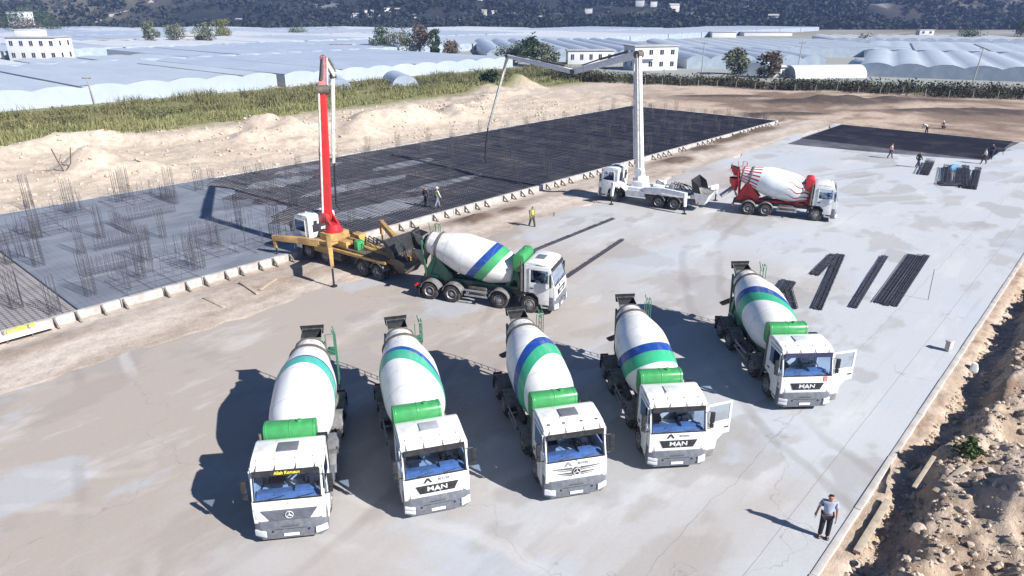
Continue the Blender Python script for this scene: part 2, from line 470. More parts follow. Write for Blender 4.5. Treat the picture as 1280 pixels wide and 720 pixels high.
    # face of the cab
    if style == 'trapezoid':
        g = part('grille', root, DARK, lambda b: b.prism([(-.64, 1.12), (.64, 1.12), (.80, 1.44), (-.80, 1.44)], .012, .035, 0, 'x'), ('grilleT',), bevel=.006)
        text_mesh('grille_lettering', logo_letters, .25, SILVER, g, (.037, 0, 1.29), FRONT, .006, .008, 1.4)
        def badge(b):
            for i in range(16):
                t0, t1 = PI * i / 16, PI * (i + 1) / 16
                b.tube((.04, .11 * math.cos(t0), 1.13 + .11 * math.sin(t0)), (.04, .11 * math.cos(t1), 1.13 + .11 * math.sin(t1)), .012, .012, 5)
        part('grille_badge', g, SILVER, badge, ('gbadge',))
        part('corner_seam', root, DARK, lambda b: [b.tube((.022, .98 * s, .95), (-.02, 1.10 * s, 1.60), .008, .008, 4) for s in (-1, 1)], ('seam',))
    elif style == 'louvre':
        def gr(b):
            b.prism([(-.68, 1.0), (.68, 1.0), (.98, 1.40), (-.98, 1.40)], .012, .03, 0, 'x')
            for i in range(7):
                z = 1.03 + i * .053; q = .66 + (z - 1.0) * .72
                b.prism([(.03, z), (.055, z + .004), (.055, z + .018), (.03, z + .03)], -q, q)
        g = part('grille', root, pmat('louvre_grey', (.13, .14, .17), .5), gr, ('grilleL',))
        part('star_badge', g, SILVER, lambda b: star_badge(b, .07, 0, 1.22, .13), ('star', 'L'))
        for s in (-1, 1):
            part('corner_lamp', root, LAMP, lambda b, s=s: b.prism([(.76 * s, 1.02), (1.13 * s, 1.10), (1.18 * s, 1.50), (1.04 * s, 1.44)], .006, .03, 0, 'x'), ('cl', s), bevel=.01)
        text_mesh('front_lettering', 'A', .08, GREYLET, root, (-.008, 0, 1.62), (R(90) - .14, 0, R(90)), .002)
    elif style == 'square':
        def gr(b):
            for z, q in ((1.42, .92), (1.22, .74)):
                for s in (-1, 1):
                    b.prism([(.17 * s, z - .03), (q * s, z + .03), (q * s, z + .055), (.17 * s, z + .05)], .010, .03, 0, 'x')
                    b.prism([(.17 * s, z - .10), ((q - .1) * s, z - .045), ((q - .1) * s, z - .03), (.17 * s, z - .06)], .010, .024, 0, 'x')
        g = part('grille', root, pmat('slot_grey', (.12, .12, .13), .5), gr, ('grilleS',))
        part('star_badge', g, [SILVER, DARK], lambda b: (b.lathe([(.012, .17), (.045, .16), (.05, .001)], 24, 'x', (0, 0, 1.31), 1), star_badge(b, .06, 0, 1.31, .14)), ('star', 'S'))
        text_mesh('front_lettering', 'A', .08, GREYLET, root, (-.008, 0, 1.72), (R(90) - .14, 0, R(90)), .002)
    if logo:
        def chev(b):
            b.prism([(-.50, 1.52), (-.36, 1.70), (-.30, 1.70), (-.16, 1.52), (-.24, 1.52), (-.33, 1.63), (-.42, 1.52)], 0, .006, 0, 'x')
        part('front_emblem', root, BLACKLET if style == 'trapezoid' else GREYLET, chev, ('chev', style), (.002 if style != 'square' else 0, 0, 0) , (0, -.12, 0)).location = (.19, 0, .015)
        text_mesh('front_lettering', logo, .13, GREYLET, root, (-.001, .26, 1.60), (R(90) - .14, 0, R(90)), .002)
    if stickers:
        part('sticker', root, STICK, lambda b: b.box(0, .008, .78, .94, 1.50, 1.72), ('stk1',), (.0, 0, 0), (0, -.12, 0)).location = (.19, 0, .01)
        part('sticker', root, STICK, lambda b: b.box(-.30, -.16, -1.228, -1.221, 1.20, 1.38), ('stk2',))

def chassis(root, L, axles, col=None, guards=True):
    col = col or CHASSIS
    def fr(b):
        for s in (-1, 1):
            b.box(-L + .1, -.35, min(.36 * s, .44 * s), max(.36 * s, .44 * s), .74, 1.02)
        for x in (-L + .15, -L + 1.5, -4.9, -4.0, -2.6):
            b.box(x - .06, x + .06, -.36, .36, .78, .98)
        for x in axles:
            b.tube((x, -.9, .53), (x, .9, .53), .085, .085, 10)
            b.lathe([(-.22, .05), (-.15, .2), (0, .25), (.15, .2), (.22, .05)], 14, 'x', (x, 0, .53))
            for s in (-1, 1):
                b.prism([(x - .55, .66), (x, .60), (x + .55, .66), (x + .55, .72), (x, .70), (x - .55, .72)], min(.5 * s, .6 * s), max(.5 * s, .6 * s))
        b.box(-1.9, -.5, -.45, .45, .70, 1.25)         # engine
    part('chassis_frame', root, col, fr, ('frame', L, tuple(axles), col.name), bevel=.008)

def mudguards(root, groups, mat=None):
    mat = mat or MUDG
    for xs in groups:
        for s in (-1, 1):
            def mg(b, xs=xs, s=s):
                y0, y1 = sorted((.62 * s, 1.235 * s))
                for x in xs:
                    o = [(x + .62 * math.cos(PI * (.08 + .84 * i / 10)), .55 + .62 * math.sin(PI * (.08 + .84 * i / 10))) for i in range(11)]
                    q = [(x + .585 * math.cos(PI * (.08 + .84 * i / 10)), .55 + .585 * math.sin(PI * (.08 + .84 * i / 10))) for i in range(10, -1, -1)]
                    b.prism(o + q, y0, y1)
            part('mudguard', root, mat, mg, ('mg', tuple(xs), s, mat.name), bevel=.006)

DRUM = [(s_ * 1.06, r_) for s_, r_ in [(0.0, .30), (.0, .60), (.03, .70), (.12, .78), (.95, 1.09), (1.25, 1.155), (1.55, 1.175), (2.75, 1.18), (3.05, 1.16), (3.4, 1.09), (4.55, .745), (4.75, .69), (5.1, .62), (5.16, .60), (5.10, .56), (4.6, .5)]]
def make_mixer(name, label, loc, head, style, drum_material, phi, frame_mat=DGREEN, tank_mat=GREEN, open_left=0.0, axles=(-1.47, -3.27, -6.15, -7.55), L=8.55, scale=.96, hopper_mat=None, paint=WHITE, group='concrete mixer trucks on the building site', drum_shift=0.0, tank_y=-.28, ladder_side=1, chute_ang=.5, **kw):
    root = thing(name, label, 'truck', (loc[0], loc[1], loc[2] if len(loc) > 2 else .004), R(head), group, scale)
    make_cab(root, style, paint, open_left, **kw)
    hopper_mat = hopper_mat or frame_mat
    chassis(root, L, axles)
    for i, x in enumerate(axles):
        rear = x < -4.2
        for s in (-1, 1):
            add_wheel(root, x, s * (.92 if rear else .965), rear)
    rears = [x for x in axles if x < -4.2]; fr2 = [x for x in axles if -4.2 <= x < -2]
    mudguards(root, ([tuple(rears)] if rears else []) + ([tuple(fr2)] if fr2 else []))
    D = drum_shift
    # sub frame and pedestals
    def sub(b):
        for s in (-1, 1):
            b.box(-L + .25, -2.35, min(.34 * s, .46 * s), max(.34 * s, .46 * s), 1.022, 1.17)
        # front pedestal
        for s in (-1, 1):
            b.beam((-2.2, .5 * s, 1.15), (-2.45 + D, .38 * s, 2.1), .14, .30, .12, .26)
            b.beam((-3.05, .5 * s, 1.15), (-2.6 + D, .38 * s, 1.95), .12, .22, .10, .18)
        b.box(-2.64 + D, -2.34 + D, -.48, .48, 1.6, 2.2)
        b.tube((-2.34 + D, 0, 1.93), (-2.70 + D, 0, 2.0), .28, .33, 18)
    part('sub_frame', root, frame_mat, sub, ('sub', L, D, frame_mat.name), bevel=.012)
    def ped(b):
        for s in (-1, 1):
            b.beam((-6.55 + D, .52 * s, 1.15), (-7.28 + D, .56 * s, 2.36), .14, .5, .12, .22)
            b.beam((-8.0 + D, .52 * s, 1.15), (-7.42 + D, .56 * s, 2.42), .14, .42, .12, .2)
            b.prism([(-6.6 + D, 1.2), (-7.25 + D, 2.3), (-7.5 + D, 2.3), (-7.95 + D, 1.2)], min(.47 * s, .53 * s), max(.47 * s, .53 * s))
            b.tube((-7.25 + D, .50 * s, 2.38), (-7.48 + D, .50 * s, 2.43), .14, .14, 14)
            # posts up to the hopper platform
            b.beam((-8.0 + D, .58 * s, 1.3), (-8.25 + D, .56 * s, 3.35), .09, .11)
        b.box(-8.1 + D, -7.2 + D, -.6, .6, 1.17, 1.35)
    part('rear_pedestal', root, frame_mat, ped, ('ped', D, frame_mat.name), bevel=.01)
    # drum
    tau = R(12.0)
    dr = part('drum', root, drum_material, lambda b: b.lathe(DRUM, 64, 'x'), ('drum', drum_material.name), angle=25)
    X = Vector((-math.cos(tau), 0, math.sin(tau))); Y = Vector((0, -1, 0)); Z = X.cross(Y)
    M = Matrix((X, Y, Z)).transposed() @ Matrix.Rotation(R(phi), 3, 'X')
    dr.rotation_euler = M.to_euler(); dr.location = (-2.66 + D, 0, 2.0)
    def ring(b):
        b.lathe([(4.66, .76), (4.66, .83), (4.79, .83), (4.79, .74)], 56, 'x')
        b.lathe([(5.35, .61), (5.35, .66), (5.42, .66), (5.42, .60)], 48, 'x')
    part('roller_ring', dr, STEELD, ring, ('ring',))
    if drum_material.name.startswith('white_drum_with_red'):
        pass
    # hopper and chutes
    def hop(b):
        n = 12
        # flared funnel, open at the top
        top = [(-8.86, -.42, 3.70), (-8.22, -.44, 3.55), (-8.22, .44, 3.55), (-8.86, .42, 3.70)]
        low = [(-8.62, -.22, 2.95), (-8.22, -.24, 2.95), (-8.22, .24, 2.95), (-8.62, .22, 2.95)]
        ti = [(x * 1 + (.03 if x < -8.5 else -.03), y * .95, z) for x, y, z in top]
        li = [(x, y * .9, z + .02) for x, y, z in low]
        vs = [(x + D, y, z) for x, y, z in top + low + ti + li]
        fs = []
        for i in range(4):
            j = (i + 1) % 4
            fs += [(i, j, j + 4, i + 4), (i + 8, i + 12, j + 12, j + 8), (i, i + 8, j + 8, j)]
        for q_, f_ in enumerate(fs): b.add([vs[i_] for i_ in f_], [(0, 1, 2, 3)], 1 if q_ % 3 == 1 else 0)
        b.prism([(-.50, 3.84), (.50, 3.84), (.44, 3.44), (-.44, 3.44)], -8.90 + D, -8.87 + D, 1, 'x')
        # collecting funnel under the mouth
        b.lathe([(2.75, .50), (2.35, .46), (2.0, .24), (1.7, .20)], 18, 'z', (-8.45 + D, 0, 0))
    part('hopper', root, [hopper_mat if hopper_mat != DGREEN else pmat('hopper_steel', (.16, .19, .17), .6, 0, (.34, .33, .30), 6), DARK], hop, ('hop', D, hopper_mat.name), bevel=0)
    part('hopper_lining', root, DARK, lambda b: b.prism([(-.42, 3.68), (.42, 3.68), (.22, 3.05), (-.22, 3.05)], -8.80 + D, -8.79 + D, 0, 'x'), ('hopl', D))
    def chute(b):
        p0 = Vector((-8.50 + D, .05 * ladder_side, 1.95)); a = chute_ang
        p1 = p0 + Vector((-1.05 * math.cos(a), -1.05 * math.sin(a) * ladder_side, -.75))
        d = (p1 - p0).normalized(); s = d.cross(Vector((0, 0, 1))).normalized(); t = s.cross(d)
        n = 8; vs = []
        for rr in (.26, .235):
            for p in (p0, p1):
                for i in range(n + 1):
                    g = PI * i / n
                    vs.append(p - s * (rr * math.cos(g)) - t * (rr * math.sin(g)) + t * .1)
        fs = []; k = n + 1
        for i in range(n):
            fs += [(i, i + 1, k + i + 1, k + i), (2 * k + i, 3 * k + i, 3 * k + i + 1, 2 * k + i + 1), (i, 2 * k + i, 2 * k + i + 1, i + 1), (k + i, k + i + 1, 3 * k + i + 1, 3 * k + i)]
        b.add(vs, fs)
        b.tube((-8.1 + D, 0, 1.0), (-8.45 + D, 0, 1.75), .07, .07, 8)
    part('chute', root, STEELD if frame_mat != RED else pmat('chute_grey', (.45, .46, .48), .6), chute, ('chute', D, ladder_side, chute_ang, frame_mat.name))
    # ladder with its railing
    def lad(b):
        y = .98 * ladder_side
        for x in (-8.05 + D, -8.42 + D):
            b.path([(x, y, 1.05), (x, y, 3.55), (x - .02, y - .1 * ladder_side, 3.95)], .022, 6)
        for i in range(9):
            z = 1.2 + i * .29
            b.tube((-8.05 + D, y, z), (-8.42 + D, y, z), .016, .016, 5)
        b.box(-8.5 + D, -7.75 + D, min(.62 * ladder_side, y), max(.62 * ladder_side, y), 2.92, 2.96)
        b.path([(-7.75 + D, y, 2.95), (-7.75 + D, y, 3.9), (-8.05 + D, y, 3.95), (-8.05 + D, y, 3.55)], .02, 6)
        b.path([(-7.75 + D, y, 3.9), (-7.7 + D, .66 * ladder_side, 3.9), (-7.7 + D, .66 * ladder_side, 2.95)], .02, 6)
    part('ladder', root, frame_mat, lad, ('lad', D, ladder_side, frame_mat.name))
    # water tank, sits across behind the cab
    def tank(b):
        prof = []
        for i in range(20):
            t = 2 * PI * i / 20
            c, s_ = math.cos(t), math.sin(t)
            prof.append((-2.58 + .33 * math.copysign(abs(c) ** .6, c), 2.80 + .50 * math.copysign(abs(s_) ** .6, s_)))
        b.prism(prof, -.86, .86)
        prof2 = [(-2.58 + (x + 2.58) * 1.025, 2.80 + (z - 2.80) * 1.025) for x, z in prof]
        for yy in (-.80, -.02, .76):
            b.prism(prof2, yy, yy + .045)
        b.tube((-2.58, .3, 3.28), (-2.58, .3, 3.36), .09, .09, 12)
    wt = part('water_tank', root, tank_mat, tank, ('tank', tank_mat.name), (.36 + D * .1, tank_y, -.02), bevel=.012)
    part('tank_bracket', wt, frame_mat, lambda b: [b.beam((-2.6, y, 1.2), (-2.6, y, 2.42), .12, .1) for y in (-.35, .5)], ('tbr', frame_mat.name))
    # tanks and boxes along the frame
    if len(fr2):
        x0, x1 = -5.35, -4.0
    else:
        x0, x1 = -4.4, -2.9
    def ft(b):
        b.prism([(.62, .52), (1.14, .52), (1.19, .60), (1.19, .98), (1.12, 1.05), (.64, 1.05), (.58, .98), (.58, .60)], x0 + .55, x1 - .0, 0, 'x')
    part('fuel_tank', root, ALU, ft, ('ft', x0, x1), bevel=.015)
    def air(b):
        for z in (.66, .90):
            b.lathe([(x0 + .1, .001), (x0 + .12, .09), (x0 + .18, .12), (x1 - .2, .12), (x1 - .14, .09), (x1 - .12, .001)], 14, 'x', (0, -.78, z))
    part('air_tank', root, CHASSIS, air, ('air', x0, x1))
    for s in (-1, 1):
        def sg(b, s=s):
            for z in (.56, .86):
                b.box(x0, x1 + .05, min(1.18 * s, 1.21 * s), max(1.18 * s, 1.21 * s), z, z + .11)
            for x in (x0 + .1, x1 - .1):
                b.box(x, x + .05, min(.5 * s, 1.18 * s), max(.5 * s, 1.18 * s), .60, .68)
                b.box(x, x + .05, min(1.15 * s, 1.18 * s), max(1.15 * s, 1.18 * s), .56, .97)
        part('side_guard', root, ALU, sg, ('sg', s, x0, x1), bevel=.004)
    part('battery_box', root, GREYP, lambda b: b.box(-2.62, -2.25, .55, 1.18, .58, 1.10), ('bat',), bevel=.02)
    part('exhaust_stack', root, STEELD, lambda b: (b.tube((-1.96, -1.05, 1.25), (-1.96, -1.05, 2.75), .09, .09, 12), b.tube((-1.96, -1.05, 2.75), (-2.0, -1.05, 3.02), .05, .05, 10)), ('exh',))
    part('air_intake', root, DARK, lambda b: (b.box(-2.08, -1.86, .82, 1.12, 1.3, 2.6), b.box(-2.1, -1.84, .78, 1.16, 2.6, 2.85)), ('intake',), bevel=.03)
    part('underrun_bar', root, CHASSIS, lambda b: (b.box(-L - .02, -L + .1, -1.15, 1.15, .50, .64), [b.box(-L + .02, -L + .1, y - .05, y + .05, .6, .95) for y in (-.4, .4)]), ('ub', L), bevel=.008)
    for s in (-1, 1):
        part('tail_light', root, REDLENS, lambda b, s=s: b.box(-L - .03, -L + .04, s * .95 - .2, s * .95 + .2, .68, .80), ('tl', s, L), bevel=.01)
        part('mud_flap', root, DARK, lambda b, s=s: b.box(min(rears) - .66, min(rears) - .64, min(s * .66, s * 1.24), max(s * .66, s * 1.24), .22, .85), ('mf', s, min(rears)))
    return root

DM = drum_mat('white_drum_with_green_blue_bands', 1.40, .85, .66, .56, (.035, .40, .20), (.010, .060, .30))
DMT = drum_mat('white_drum_with_teal_band', 2.0, 1.05, .62, .14, (.06, .42, .34), (.010, .075, .30))
DM2 = drum_mat('white_drum_with_narrow_blue_band', 1.75, 1.05, .66, .32, (.05, .42, .27), (.012, .080, .34))
DM4 = drum_mat('white_drum_with_mid_bands', 1.25, .55, .66, .52, (.035, .40, .20), (.010, .060, .30))
DMG = drum_mat('white_drum_with_front_bands', 1.10, .55, .56, .48, (.05, .36, .13), (.010, .060, .30))
DR = red_drum_mat()
VISP = pmat('smoked_visor', (.05, .05, .11), .25)

make_mixer('mixer_truck', 'white mixer truck with yellow visor lettering, grey louvred grille and teal banded drum', (-6.91, 17.48), -81.3, 'louvre', DMT, 0,
           visor_text='Allah Korusun', tank_y=-.06)
make_mixer('mixer_truck', 'white mixer truck with doors shut, dark trapezoid grille and narrow blue stripe on its drum', (-2.44, 18.68), -73, 'trapezoid', DM2, -50,
           logo='BETON', logo_letters='MAN', hatch=pmat('roof_hatch_pale', (.42, .43, .46), .35), tank_y=-.24)
make_mixer('mixer_truck', 'white mixer truck with round star badge on slotted white front, broad blue green bands', (2.18, 19.53), -76.3, 'square', DM, 50,
           logo='BETON', hatch=True, tank_y=-.24)
make_mixer('mixer_truck', 'white mixer truck with one door open and no stickers, beside the star badged truck', (5.98, 21.18), -84.5, 'trapezoid', DM4, 165, open_left=R(75),
           logo='BETON', logo_letters='MAN', hatch=pmat('roof_hatch_white', (.66, .67, .68), .4), tank_y=-.2, drum_shift=0.0, scale=.94)
make_mixer('mixer_truck', 'white mixer truck with open door and red stickers, nearest the dark mesh bundles', (12.19, 25.24), -87, 'trapezoid', DM, -75, open_left=R(78),
           logo_letters='MAN', visor_mat=VISP, stickers=True, hatch=pmat('roof_hatch_white2', (.6, .61, .62), .4), tank_y=-.2)
make_mixer('mixer_truck', 'green framed white mixer truck backed up to the hopper of the yellow pump truck', (2.72, 36.02), -19.7, 'trapezoid', DMG, 180,
           logo_letters='MAN', logo='BETON', tank_y=0, scale=1.0, L=8.5, ladder_side=1)
make_mixer('mixer_truck', 'red framed mixer truck with a white flame striped drum feeding the white pump truck', (25.9, 54.1), -22.0, 'square', DR, 0, frame_mat=RED, tank_mat=RED,
           axles=(-1.47, -5.25, -6.6), L=7.9, scale=1.0, drum_shift=.55, hopper_mat=RED, tank_y=0, visor_mat=DARK, hatch=None)
# ------------------------------------------------------------------ concrete pump trucks
def make_pump(label, loc, head, paint, low_paint, deck_mat, style, axles, L, turret_x, boom, hose, out_pts, boom_mats, hatch=True, **kw):
    root = thing('pump_truck', label, 'pump truck', (loc[0], loc[1], .004), R(head), 'concrete pump trucks with raised booms')
    Minv = (Matrix.Translation((loc[0], loc[1], .004)) @ Matrix.Rotation(R(head), 4, 'Z')).inverted()
    def LW(p): return Minv @ Vector(p)
    make_cab(root, style, paint, 0, low_paint=low_paint, hatch=hatch, **kw)
    chassis(root, L, axles)
    for x in axles:
        rear = x < -4.2
        for s in (-1, 1): add_wheel(root, x, s * (.92 if rear else .965), rear)
    mudguards(root, [tuple(x for x in axles if x < -4.2)])
    T = turret_x
    # deck and sub frame
    def deck(b):
        for s in (-1, 1):
            b.box(-L + .4, -2.4, min(.44 * s, .58 * s), max(.44 * s, .58 * s), 1.022, 1.38)
            b.prism([(-2.5, 1.06), (-L + 1.0, 1.16), (-L + 1.0, 1.34), (-2.5, 1.24)], min(.98 * s, 1.2 * s), max(.98 * s, 1.2 * s))
            for x in (-4.2, -5.6, -7.0): b.box(x - .05, x + .05, min(.58 * s, .98 * s), max(.58 * s, .98 * s), 1.10, 1.2)
        b.box(T - .9, T + .85, -1.12, 1.12, .72, 1.5)
        b.box(T - .55, T + .5, -.8, .8, 1.5, 1.95)
    part('pump_frame', root, deck_mat, deck, None, bevel=.02)
    part('deck_plate', root, STEELD, lambda b: b.box(-L + 1.0, T - .95, -1.0, 1.0, 1.385, 1.41))
    # pump cylinders, hydraulics
    def cyl(b):
        for s in (-1, 1):
            b.tube((-L + 1.2, .22 * s, 1.35), (T - 1.3, .22 * s, 1.62), .14, .14, 14)
            b.tube((-L + 1.1, .22 * s, 1.34), (-L + 2.9, .22 * s, 1.44), .17, .17, 14)
        b.box(T - 2.1, T - 1.3, -.95, -.3, 1.41, 1.95)
        b.box(T - 2.3, T - 1.5, .45, .95, 1.41, 1.80)
    part('pump_cylinder', root, deck_mat, cyl, None, bevel=.012)
    def hyd(b):
        rr = random.Random(3)
        for i in range(9):
            y = -.7 + rr.random() * 1.4; x = T - 1.2 - rr.random() * 2.5
            b.path([(x, y, 1.42), (x - .2, y + .1, 1.9 + .2 * rr.random()), (x - .9, y, 1.75), (x - 1.3, y, 1.42)], .03, 6)
    part('hydraulic_hose', root, HOSE, hyd)
    part('water_box', root, GREEN if deck_mat is YELLOW else ALU, lambda b: b.box(T - 3.2, T - 2.85, .25, .8, 1.42, 2.0), None, bevel=.03)
    for s in (-1, 1): part('fuel_tank', root, CHASSIS, lambda b: b.box(T - 1.9, T - 1.0, min(s * .65, s * 1.15), max(s * .65, s * 1.15), .5, 1.0), None, bevel=.03)
    # rear hopper
    def hop(b):
        q = [(-L - .55, -1.0, 1.55), (-L + .75, -1.0, 1.75), (-L + .75, 1.0, 1.75), (-L - .55, 1.0, 1.55)]
        w = [(-L - .1, -.55, .62), (-L + .55, -.6, .62), (-L + .55, .6, .62), (-L - .1, .55, .62)]
        qi = [(x * 1.0 + (.04 if i in (0, 3) else -.04), y * .95, z) for i, (x, y, z) in enumerate(q)]
        wi = [(x, y * .9, z + .05) for x, y, z in w]
        vs = q + w + qi + wi; fs = [(4, 5, 6, 7), (12, 15, 14, 13)]
        for i in range(4):
            j = (i + 1) % 4
            fs += [(i, j, j + 4, i + 4), (i + 8, i + 12, j + 12, j + 8), (i, i + 8, j + 8, j)]
        b.add(vs, fs)
    h = part('hopper', root, deck_mat if deck_mat is not YELLOW else STEELD, hop)
    part('hopper_grate', h, STEELD, lambda b: [b.tube((-L - .5, -.95 + i * .19, 1.57), (-L + .7, -.95 + i * .19, 1.75), .018, .018, 5) for i in range(11)] and None)
    part('splash_guard', h, DARK, lambda b: (b.prism([(-L + .7, 1.70), (-L + .95, 2.75), (-L + 1.0, 2.75), (-L + .76, 1.70)], -1.15, 1.15), [b.prism([(-L + .72, 1.72), (-L + .95, 2.75), (-L + .35, 2.35), (-L + .1, 1.66)], min(1.13 * s, 1.16 * s), max(1.13 * s, 1.16 * s)) for s in (-1, 1)]))
    for s in (-1, 1): part('rear_light', root, REDLENS, lambda b: b.box(-L + .3, -L + .36, s * .9 - .15, s * .9 + .15, .72, .84))
    # slewing turret and boom
    def tur(b):
        b.lathe([(1.952, .001), (1.952, .62), (2.08, .62), (2.08, .50), (2.45, .42), (2.45, .001)], 28, 'z', (T, 0, 0))
    tr = part('turret', root, boom_mats[0], tur)
    pts = [LW(p) for p in boom]
    base = pts[0]
    part('turret_fork', tr, boom_mats[0], lambda b: [b.beam((T, s * .30, 2.2), (base.x, base.y + s * .26, base.z + .25), .1, .7, .1, .4) for s in (-1, 1)] and None, bevel=.015)
    sizes = [(.46, .62, .34, .46), (.42, .58, .34, .44), (.32, .42, .24, .32), (.15, .18, .11, .12)]
    for i in range(len(pts) - 1):
        w0, h0, w1, h1 = sizes[min(i, 3)]
        sg = part('boom_section', root, boom_mats[min(i, len(boom_mats) - 1)], lambda b: b.beam(pts[i], pts[i + 1], w0, h0, w1, h1), None, bevel=.015)
        def pipe(b):
            d = (pts[i + 1] - pts[i]).normalized()
            s = d.cross(Vector((0, 0, 1)))
            s = s.normalized() if s.length > .2 else Vector((0, 1, 0))
            off = s * (w0 / 2 + .12)
            b.path([pts[i] + off, pts[i + 1] + off * .8], .07, 8)
            n = max(2, int((pts[i + 1] - pts[i]).length / 2))
            for k in range(n + 1):
                p = pts[i].lerp(pts[i + 1], k / n)
                b.tube(p, p + off, .03, .03, 5)
        part('delivery_pipe', sg, PIPEW, pipe)
        def joint(b):
            d = (pts[i + 1] - pts[i]).normalized(); s = d.cross(Vector((0, 0, 1)))
            s = s.normalized() if s.length > .2 else Vector((0, 1, 0))
            r = .36 - .06 * i
            b.tube(pts[i] - s * (w0 / 2 + .08), pts[i] + s * (w0 / 2 + .20), r, r, 16)
        part('boom_joint', sg, STEELD if i else boom_mats[0], joint)
        if i < len(pts) - 2:       # hydraulic ram along the section
            def ram(b):
                d = (pts[i + 1] - pts[i]).normalized(); s = d.cross(Vector((0, 0, 1)))
                s = s.normalized() if s.length > .2 else Vector((0, 1, 0))
                t = s.cross(d).normalized() * (h0 / 2 + .14)
                a = pts[i].lerp(pts[i + 1], .12) + t; c = pts[i].lerp(pts[i + 1], .55) + t; e = pts[i].lerp(pts[i + 1], .85) + t * .8
                b.tube(a, c, .10, .10, 10); b.tube(c, e, .06, .06, 8)
            part('boom_ram', sg, boom_mats[0] if i == 0 else STEELD, ram)
    hp = [LW(p) for p in hose]
    part('end_hose', root, HOSE, lambda b: b.path(hp, .075, 8))
    # outriggers: (pivot local, elbow world, foot world)
    for (pv, el, ft) in out_pts:
        e = LW(el); f_ = LW(ft)
        pvv = Vector(pv); mid = pvv.lerp(e, .45); mid.z = max(pvv.z, e.z) + .02
        def beam(b):
            b.beam(pvv, mid, .34, .46, .32, .44); b.beam(mid, e, .31, .42, .26, .34)
            b.beam(e + Vector((0, 0, .17)), (f_.x, f_.y, max(.62, e.z - 1.0)), .27, .27, .20, .20)
        og = part('outrigger', root, deck_mat, beam, None, bevel=.015)
        def jack(b):
            b.tube((f_.x, f_.y, e.z * .5), (f_.x, f_.y, .08), .06, .06, 10)
            b.lathe([(0.0, .001), (.0, .2), (.06, .2), (.09, .07), (.09, .001)], 16, 'z', (f_.x, f_.y, f_.z))
        part('jack_foot', og, DARK, jack)
    return root

GB = pmat('navy_cab_paint', (.05, .07, .13), .45, 0, (.12, .12, .14), 4)
make_pump('yellow pump truck with white cab and tall upright red boom beside the wet slab', (-14.3, 46.45), 143.1, WHITE, GB, YELLOW, 'louvre',
          (-1.47, -3.25, -6.9, -8.3), 10.0, -3.0,
          [(-12.45, 45.3, 2.75), (-11.95, 45.3, 11.0), (-14.2, 55.0, 12.3), (-13.58, 55.2, 11.0), (-14.1, 55.0, 4.4)],
          [(-14.1, 55.0, 4.4), (-14.2, 55.02, 3.0), (-14.28, 55.0, 1.0), (-14.0, 55.1, .55)],
          [((-2.7, 1.0, 1.30), (-16.1, 45.05, 1.35), (-16.08, 45.12, 0)), ((-3.6, 1.0, 1.45), (-10.9, 39.6, 2.3), (-10.86, 39.5, 0)),
           ((-8.6, -1.0, 1.25), (-9.4, 48.2, 1.5), (-9.4, 48.2, 0))],
          [RED, PINK, PIPEW, PIPEW], plate=False)
make_pump('white pump truck with its white folding boom reaching over the dark mesh slab', (8.2, 61.4), 149.5, WHITE, PUMPWHITE, PUMPWHITE, 'square',
          (-1.47, -5.55, -6.95), 9.2, -3.4,
          [(11.0, 59.4, 2.75), (10.35, 60.05, 12.3), (5.5, 64.94, 10.55), (-.46, 70.95, 11.5), (-2.48, 72.98, 4.4)],
          [(-2.48, 72.98, 4.4), (-2.7, 73.1, 2.8), (-2.85, 73.3, 1.2), (-2.7, 73.5, .55)],
          [((-2.6, 1.0, 1.3), (8.7, 58.85, 1.75), (8.61, 58.77, 0)), ((-4.2, 1.0, 1.4), (14.2, 55.85, 1.6), (14.24, 55.73, 0)),
           ((-8.0, -1.0, 1.25), (18.0, 60.0, 1.3), (18.0, 60.1, 0)), ((-2.6, -1.0, 1.3), (12.4, 63.2, 1.3), (12.45, 63.3, 0))],
          [PUMPWHITE, PUMPWHITE, PUMPWHITE, PIPEW], plate=False)
# ------------------------------------------------------------------ people
SKIN = pmat('skin', (.42, .23, .15), .5, 0, (.36, .19, .12), 20)
HAIR = pmat('dark_hair', (.025, .02, .018), .7)
SHOE = pmat('dark_shoe', (.03, .027, .025), .6)
EYEM = pmat('eye_dark', (.02, .02, .02), .2)
def cloth(name, c): return pmat('cloth_' + name, c, .85, 0, tuple(x * .75 for x in c), 14)

def skin_mesh(name, verts, edges, radii, mat, sub=2):
    me = bpy.data.meshes.new(name); me.from_pydata(verts, edges, [])
    o = bpy.data.objects.new('tmp_skin', me); COL.objects.link(o)
    md = o.modifiers.new('s', 'SKIN'); md.use_smooth_shade = True
    lay = me.skin_vertices[0].data
    for i, r in enumerate(radii):
        lay[i].radius = (r, r) if isinstance(r, (int, float)) else r
        lay[i].use_root = (i == 0)
    sm = o.modifiers.new('u', 'SUBSURF'); sm.levels = sub; sm.render_levels = sub
    bpy.context.view_layer.update()
    m2 = bpy.data.meshes.new_from_object(o.evaluated_get(bpy.context.evaluated_depsgraph_get()))
    bpy.data.objects.remove(o); bpy.data.meshes.remove(me)
    m2.name = name; m2.materials.clear(); m2.materials.append(mat)
    m2.polygons.foreach_set('use_smooth', [True] * len(m2.polygons))
    return m2
def attach(name, me, parent):
    o = bpy.data.objects.new(name, me); COL.objects.link(o); o.parent = parent; return o

